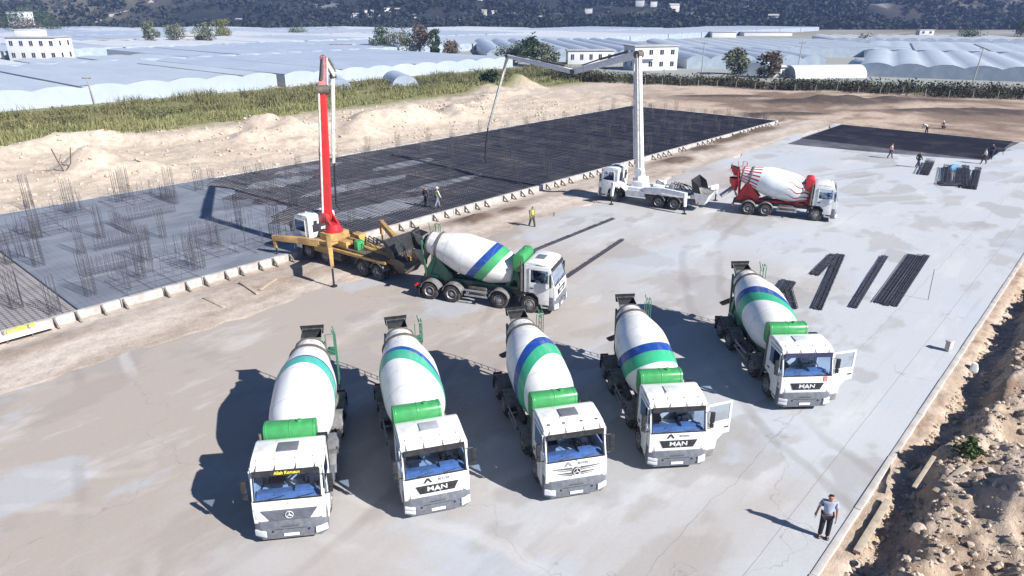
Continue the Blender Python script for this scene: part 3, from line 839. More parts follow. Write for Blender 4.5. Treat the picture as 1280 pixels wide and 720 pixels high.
def person(label, x, y, z, head, shirt, trousers, pose='stand', hat=None, vest=None, short=True, group=None, h=1.75, detail=False, phase=0):
    """figure facing +x of its own frame, left is +y"""
    root = thing('person', label, 'person', (x, y, z), R(head), group, h / 1.75)
    st = {'stand': 0, 'walk': .22, 'bend': .08, 'squat': .0}[pose]
    pel = Vector((0, 0, .93)); sp = Vector((.0, 0, 1.12)); ch = Vector((.01, 0, 1.34)); nk = Vector((.02, 0, 1.49)); h0 = Vector((.04, 0, 1.585)); h1 = Vector((.035, 0, 1.675))
    if pose == 'bend':
        sp = Vector((.12, 0, 1.08)); ch = Vector((.36, 0, 1.17)); nk = Vector((.52, 0, 1.22)); h0 = Vector((.61, 0, 1.24)); h1 = Vector((.69, 0, 1.22))
    if pose == 'squat':
        pel = Vector((-.12, 0, .36)); sp = Vector((-.02, 0, .54)); ch = Vector((.12, 0, .74)); nk = Vector((.19, 0, .88)); h0 = Vector((.24, 0, .96)); h1 = Vector((.25, 0, 1.05))
    up = (nk - ch).normalized()
    V = [pel, sp, ch, nk, h0, h1]; E = [(0, 1), (1, 2), (2, 3), (3, 4), (4, 5)]
    Rr = [.118, .112, .128, .052, .082, .088]
    limb = {}
    for s in (1, -1):
        sw = st * s * (1 if phase == 0 else -1)
        sh = ch + up * .07 + Vector((0, .185 * s, 0)); el = sh + Vector((-.03 - sw * .55, .065 * s, -.29)); wr = el + Vector((.07 - sw * .35, .01 * s, -.235)); hd = wr + Vector((.03, -.005 * s, -.085))
        if pose == 'bend': el = sh + Vector((.05, .05 * s, -.28)); wr = el + Vector((.10, 0, -.23)); hd = wr + Vector((.03, 0, -.08))
        if pose == 'squat': el = sh + Vector((.16, .06 * s, -.20)); wr = el + Vector((.18, -.04 * s, -.05)); hd = wr + Vector((.06, 0, -.05))
        if phase == 3 and s == -1: el = sh + Vector((-.04, -.09, -.27)); wr = el + Vector((.03, -.05, -.23)); hd = wr + Vector((.02, -.03, -.08))
        hp = pel + Vector((0, .095 * s, -.06)); kn = Vector((.03 + sw * .6, .105 * s, .50)); an = Vector((-.02 + sw * 1.15, .11 * s, .09 + (.06 if sw < -.05 else 0))); to = an + Vector((.15, .02 * s, -.05 - (.04 if sw < -.05 else 0)))
        if pose == 'squat': kn = Vector((.30, .17 * s, .46)); an = Vector((.02, .13 * s, .09)); to = an + Vector((.15, .02 * s, -.05))
        limb[s] = (sh, el, wr, hd, hp, kn, an, to)
        b0 = len(V)
        V += [sh, el, wr, hd]; Rr += [.058, .042, .030, (.022, .036)]
        E += [(2, b0), (b0, b0 + 1), (b0 + 1, b0 + 2), (b0 + 2, b0 + 3)]
        if detail:
            for k, (fo, ln) in enumerate(((-.030, .075), (-.010, .085), (.010, .082), (.028, .066))):
                f0 = hd + Vector((fo, 0, -.02)); f1 = f0 + Vector((.006, -.006 * s, -ln * .55)); f2 = f1 + Vector((.010, -.016 * s, -ln * .45))
                i0 = len(V); V += [f0, f1, f2]; Rr += [.010, .0095, .008]; E += [(b0 + 3, i0), (i0, i0 + 1), (i0 + 1, i0 + 2)]
            t1 = wr + Vector((.045, -.005 * s, -.045)); t2 = t1 + Vector((.022, -.008 * s, -.045)); i0 = len(V)
            V += [t1, t2]; Rr += [.011, .009]; E += [(b0 + 2, i0), (i0, i0 + 1)]
        b1 = len(V)
        V += [hp, kn, an, to]; Rr += [.085, .058, .040, .036]
        E += [(0, b1), (b1, b1 + 1), (b1 + 1, b1 + 2), (b1 + 2, b1 + 3)]
    body = attach('body', skin_mesh('body', V, E, Rr, SKIN), root)
    # face
    fd = Vector((1, 0, 0)) if pose != 'bend' else Vector((.1, 0, -1)).normalized()
    hup = (h1 - h0).normalized()
    def face(b):
        c = (h0 + h1) / 2
        b.tube(c + fd * .075 - hup * .004, c + fd * .112 - hup * .022, .011, .016, 6)
        for s in (-1, 1):
            q = c + Vector((0, .085 * s, 0)) - fd * .01
            b.tube(q - Vector((0, .012 * s, 0)), q + Vector((0, .01 * s, 0)), .03, .026, 8)
    attach('face', (lambda: (lambda b: (face(b), b.mesh('face', SKIN))[1])(MB()))(), body)
    def eyes(b):
        c = (h0 + h1) / 2
        for s in (-1, 1):
            q = c + fd * .078 + Vector((0, .032 * s, 0)) + hup * .012
            b.tube(q, q + fd * .012, .011, .008, 6)
        q = c + fd * .078 - hup * .05
        b.tube(q - Vector((0, .024, 0)), q + Vector((0, .024, 0)), .006, .006, 5)
    bb = MB(); eyes(bb); attach('eye', bb.mesh('eye', EYEM), body)
    # clothes
    V = [pel + Vector((0, 0, .03)), sp, ch, nk - up * .05]; E = [(0, 1), (1, 2), (2, 3)]; Rr = [.150, .142, .156, .080]
    for s in (1, -1):
        sh, el, wr = limb[s][:3]
        b0 = len(V); V += [sh + up * .005, el if not short else sh.lerp(el, .85)]; Rr += [.088, .070]; E += [(2, b0), (b0, b0 + 1)]
        if not short: V += [wr.lerp(el, .1)]; Rr += [.050]; E += [(b0 + 1, b0 + 2)]
    attach('shirt', skin_mesh('shirt', V, E, Rr, shirt), root)
    V = [pel]; Rr = [.142]; E = []
    for s in (1, -1):
        hp, kn, an = limb[s][4:7]
        b0 = len(V); V += [hp, kn, an + Vector((0, 0, .0))]; Rr += [.112, .086, .074]; E += [(0, b0), (b0, b0 + 1), (b0 + 1, b0 + 2)]
    attach('trousers', skin_mesh('trousers', V, E, Rr, trousers), root)
    for s in (1, -1):
        an, to = limb[s][6:8]
        attach('shoe', skin_mesh('shoe', [an + Vector((-.04, 0, -.045)), an + Vector((.06, .01 * s, -.05)), to], [(0, 1), (1, 2)], [.066, .066, .056], SHOE, 2), root)
    if hat is None:
        attach('hair', skin_mesh('hair', [h1 + hup * .03 - fd * .03, h1 + hup * .012 + fd * .025, h0 - fd * .045 + hup * .035], [(0, 1), (0, 2)], [.080, .066, .066], HAIR), body)
    else:
        def hm(b):
            c = h1 + hup * .02
            a = Vector((0, 1, 0)); f = fd if abs(fd.dot(hup)) < .5 else hup.cross(a)
            vs = []; n = 16
            for rr, zz in ((.135, -.02), (.108, -.012), (.105, .03), (.085, .075), (.045, .10), (.001, .107)):
                for i in range(n):
                    t = 2 * PI * i / n
                    vs.append(c + f * (rr * 1.12 * math.cos(t)) + a * (rr * math.sin(t)) + hup * zz)
            fs = [(k * n + i, k * n + (i + 1) % n, (k + 1) * n + (i + 1) % n, (k + 1) * n + i) for k in range(5) for i in range(n)]
            b.add(vs, fs)
        b = MB(); hm(b); attach('helmet', b.mesh('helmet', hat), body)
    if vest:
        attach('safety_vest', skin_mesh('safety_vest', [pel + up * .12, sp + up * .03, ch, ch + up * .10], [(0, 1), (1, 2), (2, 3)], [.160, .154, .168, .12], vest, 2), root)
    return root

cs = cloth
HIVIS = cs('hivis_yellow', (.55, .72, .05))
person('man in a pale blue short sleeved shirt and dark trousers standing near the planks', 9.95, 17.72, .004, -110, cs('pale_blue', (.42, .48, .62)), cs('black', (.022, .022, .03)), 'stand', detail=True, phase=3)
person('worker in a yellow hi-vis vest standing alone on the bare dirt strip', 1.56, 52.19, -.12, -60, cs('olive', (.20, .22, .10)), cs('dark_olive', (.05, .055, .04)), 'walk', vest=HIVIS, short=False)
person('worker with a yellow vest and pale helmet walking along the white formwork edge', -6.3, 57.1, .18, 30, cs('pale_grey', (.55, .56, .55)), cs('jeans_pale', (.22, .27, .34)), 'walk', hat=cs('helmet_white', (.7, .7, .68)), vest=HIVIS, short=False)
person('worker in dark grey clothes right behind the one with pale helmet and vest', -7.3, 57.5, .18, 60, cs('dark_grey', (.06, .065, .09)), cs('navy', (.03, .035, .06)), 'stand', short=False)
person('worker in a pale pink shirt striding past the edge of the dark mesh field', 42.92, 78.92, .004, -20, cs('pink', (.75, .52, .56)), cs('grey_trousers', (.09, .09, .12)), 'walk')
person('worker in dark overalls walking beside the small upright mesh stack', 43.4, 74.0, .004, 0, cs('dark_teal', (.05, .07, .08)), cs('darker', (.03, .03, .04)), 'walk', short=False)
person('worker in a white top and dark trousers on the corner of the dark mesh field', 51.61, 75.82, .004, 150, cs('white_top', (.72, .74, .76)), cs('dark2', (.04, .04, .05)), 'walk')
person('worker in dark blue clothes standing next to the wheelbarrow', 54.08, 78.46, .004, 200, cs('dark_blue', (.04, .06, .12)), cs('dark_blue2', (.03, .04, .08)), 'stand', short=False)
person('worker in a white shirt bent over at the far edge of the dark mesh field', 56.1, 95.3, .06, 120, cs('white_shirt', (.72, .73, .75)), cs('dark3', (.05, .05, .06)), 'bend')
person('worker crouching on the pale dirt behind the far mesh field with a white cap', 61.5, 100.5, -.1, 200, cs('grey_shirt', (.3, .3, .33)), cs('dark4', (.05, .05, .06)), 'squat', hat=cs('cap_white', (.75, .75, .75)))
# ------------------------------------------------------------------ survey: photo point -> place on the ground
FPX, CAMH, PITCH = 870.0, 15.7, R(21.8)
def G(px, py, z=0.0):
    c, s = math.cos(PITCH), math.sin(PITCH); v = py - 360
    zc = FPX * (CAMH - z) / (v * c + FPX * s)
    return ((px - 640) / FPX * zc, zc * (c - v / FPX * s))
def GU(px, py, z=0.0): return UW(*G(px, py, z))

def uw_obj(name, me, z=0.0):
    o = bpy.data.objects.new(name, me); COL.objects.link(o)
    o.rotation_euler = (0, 0, A48); o.location = (0, 0, z)
    return o

# ------------------------------------------------------------------ terrain
LUMPS = [(*GU(592, 273), .9, .35), (*GU(640, 262), .6, .2), (*GU(905, 172), 1.6, .35), (*GU(880, 183), 1.3, .3), (*GU(948, 160), 1.8, .35), (*GU(925, 168), 1.1, .3), (*GU(848, 200), 1.2, .25)]
SOIL = [(*GU(1035, 128), 9, 3.4, 1.2), (*GU(1110, 126), 9, 2.0, .8), (*GU(1200, 138), 10, 1.6, .5), (*GU(1262, 142), 8, 1.6, .5), (*GU(980, 142), 5, 1.6, .4), (*GU(905, 120), 7, 1.5, .3), (*GU(1010, 112), 8, 1.2, .2)]
MOUNDS = []
_r = random.Random(11)
for i in range(34):
    u = 4 + i * 3.1 + _r.uniform(-.8, .8)
    MOUNDS.append((u, 87 + 7 * math.sin(u * .07) + _r.uniform(-1.5, 1.5), _r.uniform(2.0, 2.9), _r.uniform(.8, 1.5) * (1 if u < 75 else .6)))
MOUNDS += [(_r.uniform(20, 80), _r.uniform(76, 84), _r.uniform(2, 3.5), _r.uniform(.4, 1.0)) for _ in range(14)]
MOUNDS += [(*GU(648, 112), 3.2, 2.6), (*GU(610, 118), 3.5, 1.6)]
def terrain(u, w):
    """height and ground colour"""
    n = fbm(u * .22, w * .22); n2 = fbm(u * .05, w * .05, 5)
    sand = (.44, .365, .295); sand2 = (.52, .44, .36); brown = (.29, .215, .165); dark = (.075, .058, .05); olive = (.20, .20, .09); grey = (.30, .31, .29); strip = (.54, .47, .41)
    h = -.06 + .07 * n + .05 * n2; c = lerp3(sand, sand2, min(1, max(0, .5 + n)))
    x, y = XY(u, w)
    # far right side of the site is browner
    t = sstep(100, 116, u) * sstep(95, 60, w)
    c = lerp3(c, lerp3((.20, .145, .11), (.46, .36, .285), max(0, min(1, .5 + 1.5 * n2 + .8 * n + .8 * fbm(u * .09, w * .3, 17)))), t)
    for (a, b, r1, r2, hh) in SOIL:
        dx, dy = x - XY(a, b)[0], y - XY(a, b)[1]
        q = math.exp(-(dx / r1) ** 2 - (dy / r2) ** 2)
        if q > .02:
            h += hh * q * (1 + .5 * n); c = lerp3(c, dark, min(.95, q * 4.5 * max(.2, .7 + n)))
    if -30 < u < 112:
        if 34 < w < 42.5:      # dirt strip between the slabs
            h = -.05 - .27 * sstep(38.8, 41.0, w) + .04 * n
            c = lerp3(strip, (.36, .29, .235), max(0, min(1, .45 + 1.1 * fbm(u * .12, w * .5, 9))))
            for (a, b, r, hh) in LUMPS:
                q = math.exp(-((u - a) / (r * 1.6)) ** 2 - ((w - b) / r) ** 2)
                if q > .02: h += hh * q * (1 + n); c = lerp3(c, (.13, .09, .065), min(.95, q * 2.8))
        elif 3.6 < w <= 34 or (42.5 <= w < 68.2): h = -.6
        elif w <= 3.6: h = -.9 + .0 * n
    if w <= 3.6 and -30 < u < 90: h = -1.2
    if 68.2 <= w < 104 and -40 < u < 118:
        h += .5 * sstep(69, 82, w) + .3 * n * sstep(69, 74, w) + .16 * fbm(u * .7, w * .7) + .10 * abs(fbm(u * 1.4, w * 1.4, 3))
        for (a, b, r, hh) in MOUNDS:
            q = ((u - a) ** 2 + (w - b) ** 2) / (r * r)
            if q < 5: h += hh * math.exp(-q) * (1 + .35 * n)
        c = lerp3(c, (.51, .43, .35), .5)
    g = sstep(95, 103, w + 3 * n) * sstep(150, 140, w)
    if g > 0 and u < 165: c = lerp3(c, olive, g)
    d = y - (159 - (x - 42) * .463)              # beyond the hedge line
    if x > 10: 
        g = sstep(-2, 6, d); c = lerp3(c, (.13, .13, .075), g * .9)
    if w > 138 or (x > 10 and d > 14):
        k = sstep(138, 146, w) if w > 138 else sstep(14, 20, d)
        c = lerp3(c, grey, k); h = h * (1 - k)
    if y > 300:
        k2 = sstep(300, 420, y) * sstep(140, 260, x) * max(0, min(1, .5 + 1.6 * fbm(x * .012, y * .02, 2)))
        c = lerp3(c, (.20, .16, .10), k2)
    return h, c
def axis_lines(a, fine0, fine1, b, step, grow=1.22):
    L = [fine0 + i * step for i in range(int((fine1 - fine0) / step) + 1)]
    s = step; x = L[0]
    while x > a: s *= grow; x -= s; L.insert(0, x)
    s = step; x = L[-1]
    while x < b: s *= grow; x += s; L.append(x)
    return L
us = axis_lines(-900, -12, 160, 1500, .62); ws = axis_lines(-900, 33, 112, 1500, .62)
V = []; F = []; Cc = []
for u in us:
    for w in ws:
        h, c = terrain(u, w); V.append((u, w, h)); Cc.append(c)
nw = len(ws)
for i in range(len(us) - 1):
    for j in range(nw - 1):
        a = i * nw + j; F.append((a, a + nw, a + nw + 1, a + 1))
def col_mesh(name, V, F, Cc, mat, smooth=True):
    me = bpy.data.meshes.new(name); me.from_pydata(V, [], F)
    at = me.color_attributes.new('soil', 'FLOAT_COLOR', 'POINT')
    buf = []
    for c in Cc: buf += [c[0], c[1], c[2], 1.0]
    at.data.foreach_set('color', buf)
    me.materials.append(mat)
    if smooth: me.polygons.foreach_set('use_smooth', [True] * len(me.polygons))
    me.update(); return me
def soil_mat(name, s1=1.2, s2=9.0, amt=.35, bump=.6, bd=.15):
    m, nt, b = new_mat(name)
    tc = nd(nt, 'ShaderNodeTexCoord').outputs['Object']
    vc = nd(nt, 'ShaderNodeVertexColor'); vc.layer_name = 'soil'
    n1 = noisen(nt, tc, s1, 7, .68); n2 = noisen(nt, tc, s2, 5, .7)
    f = mathn(nt, 'ADD', mathn(nt, 'MULTIPLY', n1, .6), mathn(nt, 'MULTIPLY', n2, .4))
    k = mathn(nt, 'ADD', 1.0 - amt, mathn(nt, 'MULTIPLY', ramp(nt, f, .32, .68), 2 * amt))
    mv = nd(nt, 'ShaderNodeVectorMath', operation='SCALE')
    nt.links.new(vc.outputs[0], mv.inputs[0]); nt.links.new(k, mv.inputs[3])
    nt.links.new(mv.outputs[0], b.inputs['Base Color']); b.inputs['Roughness'].default_value = .95
    b.inputs['Specular IOR Level'].default_value = .2
    bp = nd(nt, 'ShaderNodeBump'); bp.inputs['Strength'].default_value = bump; bp.inputs['Distance'].default_value = bd
    nt.links.new(f, bp.inputs['Height']); nt.links.new(bp.outputs[0], b.inputs['Normal'])
    return m
gr = uw_obj('ground', col_mesh('ground', V, F, Cc, soil_mat('soil')))
gr['kind'] = 'structure'

# near right: excavated bank beside a trench
_r = random.Random(5)
PITS = [(19.6, .35, .95, -1.5), (29.6, .3, 1.15, -1.5), (25.5, -3.4, 1.0, -1.2), (36, -.5, 1.1, -1.1)]
LUMP2 = [(_r.uniform(6, 70), _r.uniform(-12, .6), _r.uniform(.35, 1.3), _r.uniform(.2, .75)) for _ in range(150)]
def bank(u, w):
    n = fbm(u * .5, w * .5, 4, 5)
    we = min(2.75, 2.15 + .40 * fbm(u * .35, 0, 8) + .28 * fbm(u * 1.5, 2, 8)) + .75 * math.exp(-((u - 25.6) / 2.2) ** 2)        # where the heap starts
    h = -.42 + .10 * fbm(u * 1.6, w * 1.6, 1) + .30 * sstep(3.0, 3.7, w)
    t = sstep(we + .42, we - .42, w)
    h += t * (1.05 + .28 * n + .22 * fbm(u * .17, w * .17, 2))
    h += sstep(1.5, -9, w) * .5
    for (a, b, r, hh) in PITS + LUMP2:
        q = ((u - a) ** 2 + (w - b) ** 2) / (r * r)
        if q < 4: h += hh * t * math.exp(-q * q if hh < 0 else -q)
    h += t * (.20 * fbm(u * 1.9, w * 1.9, 6, 4) + .16 * abs(fbm(u * 4.3, w * 4.3, 7, 3)))
    if w > 3.55: h = max(h, -.30)
    k = max(0, min(1, .5 + .9 * n))
    c = lerp3((.42, .32, .24), (.55, .45, .36), k)
    c = lerp3(c, (.30, .20, .14), .8 * max(0, min(1, fbm(u * .9, w * .9, 12) * 1.8 - .2)))
    return h, c
V = []; F = []; Cc = []
us2 = [2 + .16 * i for i in range(470)]; ws2 = [-24 + .16 * i for i in range(177)]
us2 += [us2[-1] + .8 * (i + 1) for i in range(44)]
for u in us2:
    for w in ws2:
        h, c = bank(u, w); V.append((u, w, h)); Cc.append(c)
nw = len(ws2)
for i in range(len(us2) - 1):
    for j in range(nw - 1):
        a = i * nw + j; F.append((a, a + nw, a + nw + 1, a + 1))
bk = uw_obj('dirt_bank', col_mesh('dirt_bank', V, F, Cc, soil_mat('bank_soil', 3.0, 22, .38, .9, .12)))
bk['kind'] = 'structure'

# ------------------------------------------------------------------ concrete
def slab_mat():
    m, nt, b = new_mat('yard_concrete')
    tc = nd(nt, 'ShaderNodeTexCoord').outputs['Object']
    sp = nd(nt, 'ShaderNodeSeparateXYZ'); nt.links.new(tc, sp.inputs[0])
    big = noisen(nt, tc, .055, 5, .6, (1, 2.0, 1))
    # pale concrete to the far right, mud film to the near left
    pos = mathn(nt, 'ADD', mathn(nt, 'MULTIPLY', sp.outputs[0], -.010), mathn(nt, 'MULTIPLY', sp.outputs[1], .022))
    mud = ramp(nt, mathn(nt, 'ADD', mathn(nt, 'MULTIPLY', big, 1.7), pos), .68, 1.22)
    c = mixc(nt, mud, (.46, .48, .505), (.385, .335, .295))
    # lighter cement streaks drawn out along the slab
    st = noisen(nt, tc, .30, 6, .62, (.55, 1.5, 1))
    c = mixc(nt, mathn(nt, 'MULTIPLY', ramp(nt, st, .55, .66), .45), c, (.57, .565, .56))
    st2 = noisen(nt, tc, .20, 5, .55, (.75, 1.3, 1), (31, 7, 0))
    c = mixc(nt, mathn(nt, 'MULTIPLY', ramp(nt, st2, .57, .62), .40), c, (.30, .265, .235))
    # damp patches with clean edges
    dp = noisen(nt, tc, .13, 4, .5, (1, 1.4, 1), (4, 19, 0))
    c = mixc(nt, mathn(nt, 'MULTIPLY', ramp(nt, dp, .565, .59), .5), c, (.30, .285, .275))
    dp2 = noisen(nt, tc, .09, 5, .6, (1, 1.2, 1), (14, 3, 0))
    c = mixc(nt, mathn(nt, 'MULTIPLY', ramp(nt, dp2, .56, .60), .5), c, (.43, .47, .53))
    # tyre tracks, fine grain
    tr = noisen(nt, tc, 1.2, 4, .6, (.06, 2.2, 1), (2, 5, 0))
    c = mixc(nt, mathn(nt, 'MULTIPLY', ramp(nt, tr, .60, .72), .22), c, (.25, .235, .225))
    # sweeping tyre arcs left by turning trucks
    for (cx, cy, r0, lite) in ((-20, 4, 33.5, 1), (-20, 4, 31.4, 1), (2, 60, 44.6, 0), (2, 60, 42.5, 0), (-34, 40, 44.0, 1), (-34, 40, 41.9, 0), (60, -20, 45.2, 0), (60, -20, 43.1, 0), (95, 55, 49, 1), (95, 55, 46.9, 1)):
        dx = mathn(nt, 'SUBTRACT', sp.outputs[0], cx); dy = mathn(nt, 'SUBTRACT', sp.outputs[1], cy)
        rr_ = mathn(nt, 'SQRT', mathn(nt, 'ADD', mathn(nt, 'MULTIPLY', dx, dx), mathn(nt, 'MULTIPLY', dy, dy)))
        rr_ = mathn(nt, 'ADD', rr_, mathn(nt, 'MULTIPLY', big, 3.0))
        k_ = mathn(nt, 'MULTIPLY', ramp(nt, mathn(nt, 'ABSOLUTE', mathn(nt, 'SUBTRACT', rr_, r0 + 1.5)), .34, .12), ramp(nt, dp, .42, .56))
        c = mixc(nt, mathn(nt, 'MULTIPLY', k_, .42), c, (.56, .545, .53) if lite else (.26, .235, .22))
    gn = noisen(nt, tc, 7, 6, .75)
    mul = mathn(nt, 'ADD', .86, mathn(nt, 'MULTIPLY', gn, .28))
    mv = nd(nt, 'ShaderNodeVectorMath', operation='SCALE'); nt.links.new(c, mv.inputs[0]); nt.links.new(mul, mv.inputs[3]); c = mv.outputs[0]
    # saw cuts and wandering cracks
    for wv, wd in ((5.65, .012), (7.9, .010)):
        wob = mathn(nt, 'MULTIPLY', mathn(nt, 'SUBTRACT', noisen(nt, tc, .8, 3, .6), .5), .5 if wv > 7 else .06)
        d = mathn(nt, 'ABSOLUTE', mathn(nt, 'SUBTRACT', mathn(nt, 'ADD', sp.outputs[1], wob), wv))
        c = mixc(nt, mathn(nt, 'MULTIPLY', mathn(nt, 'LESS_THAN', d, wd), .7), c, (.2, .19, .18))
    vo = nd(nt, 'ShaderNodeTexVoronoi', feature='DISTANCE_TO_EDGE'); vo.inputs['Scale'].default_value = .07
    wv = nd(nt, 'ShaderNodeVectorMath', operation='ADD'); nz = nd(nt, 'ShaderNodeTexNoise'); nz.inputs['Scale'].default_value = .35; nz.inputs['Detail'].default_value = 5
    nt.links.new(tc, nz.inputs['Vector']); sc_ = nd(nt, 'ShaderNodeVectorMath', operation='SCALE'); sc_.inputs[3].default_value = 5
    nt.links.new(nz.outputs[1], sc_.inputs[0]); nt.links.new(tc, wv.inputs[0]); nt.links.new(sc_.outputs[0], wv.inputs[1]); nt.links.new(wv.outputs[0], vo.inputs['Vector'])
    c = mixc(nt, mathn(nt, 'MULTIPLY', mathn(nt, 'LESS_THAN', vo.outputs[0], .0012), .45), c, (.24, .22, .2))
    nt.links.new(c, b.inputs['Base Color'])
    nt.links.new(mathn(nt, 'ADD', .62, mathn(nt, 'MULTIPLY', gn, .3)), b.inputs['Roughness'])
    bp = nd(nt, 'ShaderNodeBump'); bp.inputs['Strength'].default_value = .15; bp.inputs['Distance'].default_value = .02
    nt.links.new(gn, bp.inputs['Height']); nt.links.new(bp.outputs[0], b.inputs['Normal'])
    return m
b = MB()
# ragged far-left edge where spilled concrete runs onto the dirt
_r = random.Random(2); pts = []
for i in range(150):
    u = -30 + i * 140 / 149
    pts.append((u, 34.6 + .9 * fbm(u * .25, 1.5) + .3 * fbm(u * 1.1, 4)))
pts = pts[::-1] + [(-30, 4.2), (110, 4.2)]
b.prism(pts, -.55, 0, 0, 'z')
yd = uw_obj('concrete_yard', b.mesh('concrete_yard', slab_mat(), smooth=False)); yd['kind'] = 'structure'
# low edge beam beside the trench
EDGE = pmat('edge_concrete', (.50, .48, .46), .85, 0, (.38, .34, .31), 1.5)
ke = uw_obj('slab_edge_beam', (lambda b: ([b.box(-30 + i * 4.0, -30 + i * 4.0 + 3.985, 3.98, 4.19, -.5, .03 + .01 * (i % 2)) for i in range(35)], b.mesh('edge', EDGE, .02))[1])(MB()))
ke['kind'] = 'structure'

def blind_mat():
    m, nt, b = new_mat('blinding_under_mesh')
    tc = nd(nt, 'ShaderNodeTexCoord').outputs['Object']
    sp = nd(nt, 'ShaderNodeSeparateXYZ'); nt.links.new(tc, sp.inputs[0])
    n = noisen(nt, tc, .22, 6, .62, (.5, 1.6, 1))
    lo = mathn(nt, 'LESS_THAN', sp.outputs[0], 10.4)
    dark = mixc(nt, ramp(nt, n, .5, .72), (.066, .068, .092), (.22, .215, .24))
    # cement washed over the mesh next to the pour
    wash = mathn(nt, 'MULTIPLY', ramp(nt, sp.outputs[0], 44, 28), ramp(nt, noisen(nt, tc, .35, 5, .6, (.35, 1.6, 1), (3, 1, 0)), .50, .62))
    dark = mixc(nt, mathn(nt, 'MULTIPLY', wash, .7), dark, (.30, .30, .33))
    c = mixc(nt, lo, dark, mixc(nt, ramp(nt, n, .4, .65), (.35, .345, .36), (.25, .245, .26)))
    lt_ = noisen(nt, tc, .5, 5, .6, (.25, 2.0, 1), (8, 8, 0))
    c = mixc(nt, mathn(nt, 'MULTIPLY', ramp(nt, lt_, .58, .72), .45), c, (.26, .25, .27))
    nt.links.new(c, b.inputs['Base Color']); b.inputs['Roughness'].default_value = .8
    return m
b = MB(); b.box(-30, 106.5, 41.7, 68.0, -.6, 0)
fs = uw_obj('foundation_base', b.mesh('foundation_base', blind_mat(), smooth=False)); fs['kind'] = 'structure'
# far-left edge strip
fe = uw_obj('foundation_edge', (lambda b: ([b.box(-30 + i * 3.9, -30 + i * 3.9 + 3.85, 67.9, 68.35, -.4, .16) for i in range(35)], [b.box(106.3, 106.7, 41.9 + i * 4.3, 41.9 + i * 4.3 + 4.2, -.3, .15) for i in range(6)], b.mesh('fedge', EDGE, .02))[2])(MB())); fe['kind'] = 'structure'
# the fresh pour
def pour_mat():
    m, nt, b = new_mat('fresh_wet_concrete')
    tc = nd(nt, 'ShaderNodeTexCoord').outputs['Object']
    n = noisen(nt, tc, .25, 6, .6, (.8, 1.3, 1)); g = noisen(nt, tc, 3.5, 5, .7)
    c = mixc(nt, ramp(nt, n, .42, .66), (.215, .235, .275), (.155, .17, .205))
    c = mixc(nt, mathn(nt, 'MULTIPLY', ramp(nt, g, .55, .8), .4), c, (.30, .32, .35))
    sp = nd(nt, 'ShaderNodeSeparateXYZ'); nt.links.new(tc, sp.inputs[0])
    for ax_ in (0, 1):              # the mesh just below the surface prints through
        fr_ = mathn(nt, 'FRACT', mathn(nt, 'MULTIPLY', mathn(nt, 'ADD', sp.outputs[ax_], 100), 3.0))
        c = mixc(nt, mathn(nt, 'MULTIPLY', mathn(nt, 'MULTIPLY', mathn(nt, 'LESS_THAN', fr_, .2), ramp(nt, n, .35, .6)), .45), c, (.11, .115, .135))
    pt = noisen(nt, tc, .5, 5, .65, (.4, 1.7, 1), (3, 3, 0))
    c = mixc(nt, mathn(nt, 'MULTIPLY', ramp(nt, pt, .56, .66), .5), c, (.33, .345, .375))
    nt.links.new(c, b.inputs['Base Color']); b.inputs['Roughness'].default_value = .55
    bp = nd(nt, 'ShaderNodeBump'); bp.inputs['Strength'].default_value = .4; bp.inputs['Distance'].default_value = .05
    nt.links.new(g, bp.inputs['Height']); nt.links.new(bp.outputs[0], b.inputs['Normal'])
    return m
def ragged(u0, w0, w1, amp, seed):
    return [(u0 + amp * fbm(w * .35, seed) + .3 * fbm(w * 1.5, seed + 3), w) for w in [w0 + (w1 - w0) * i / 60 for i in range(61)]]
pts = [(10.3, 67.88), (10.3, 41.75)] + [(min(u + (w - 41.7) * .14, 40), w) for u, w in ragged(26.5, 41.75, 67.88, 2.8, 2.2)]
b = MB(); b.prism(pts, .003, .16, 0, 'z')
po = uw_obj('fresh_concrete', b.mesh('fresh_concrete', pour_mat(), smooth=False)); po['kind'] = 'structure'
WETG = pmat('laitance_grey', (.28, .29, .32), .6, 0, (.18, .185, .21), .9)
for k, (u0, u1, w0, w1) in enumerate(((30, 40, 45, 48), (33, 45, 53.5, 56), (31, 38, 60, 63), (40, 50, 48.5, 50), (44, 52, 58, 60), (36, 44, 64, 66))):
    pts = []
    for i in range(40):
        t = 2 * PI * i / 40
        pts.append(((u0 + u1) / 2 + (u1 - u0) / 2 * math.cos(t) * (1 + .3 * fbm(math.cos(t) * 2, math.sin(t) * 2, k)), (w0 + w1) / 2 + (w1 - w0) / 2 * math.sin(t) * (1 + .4 * fbm(math.cos(t) * 2, math.sin(t) * 2, k + 5))))
    b = MB(); b.prism(pts, .003, .128, 0, 'z')
    o = uw_obj('concrete_spill', b.mesh('concrete_spill', WETG, smooth=False)); o['kind'] = 'structure'

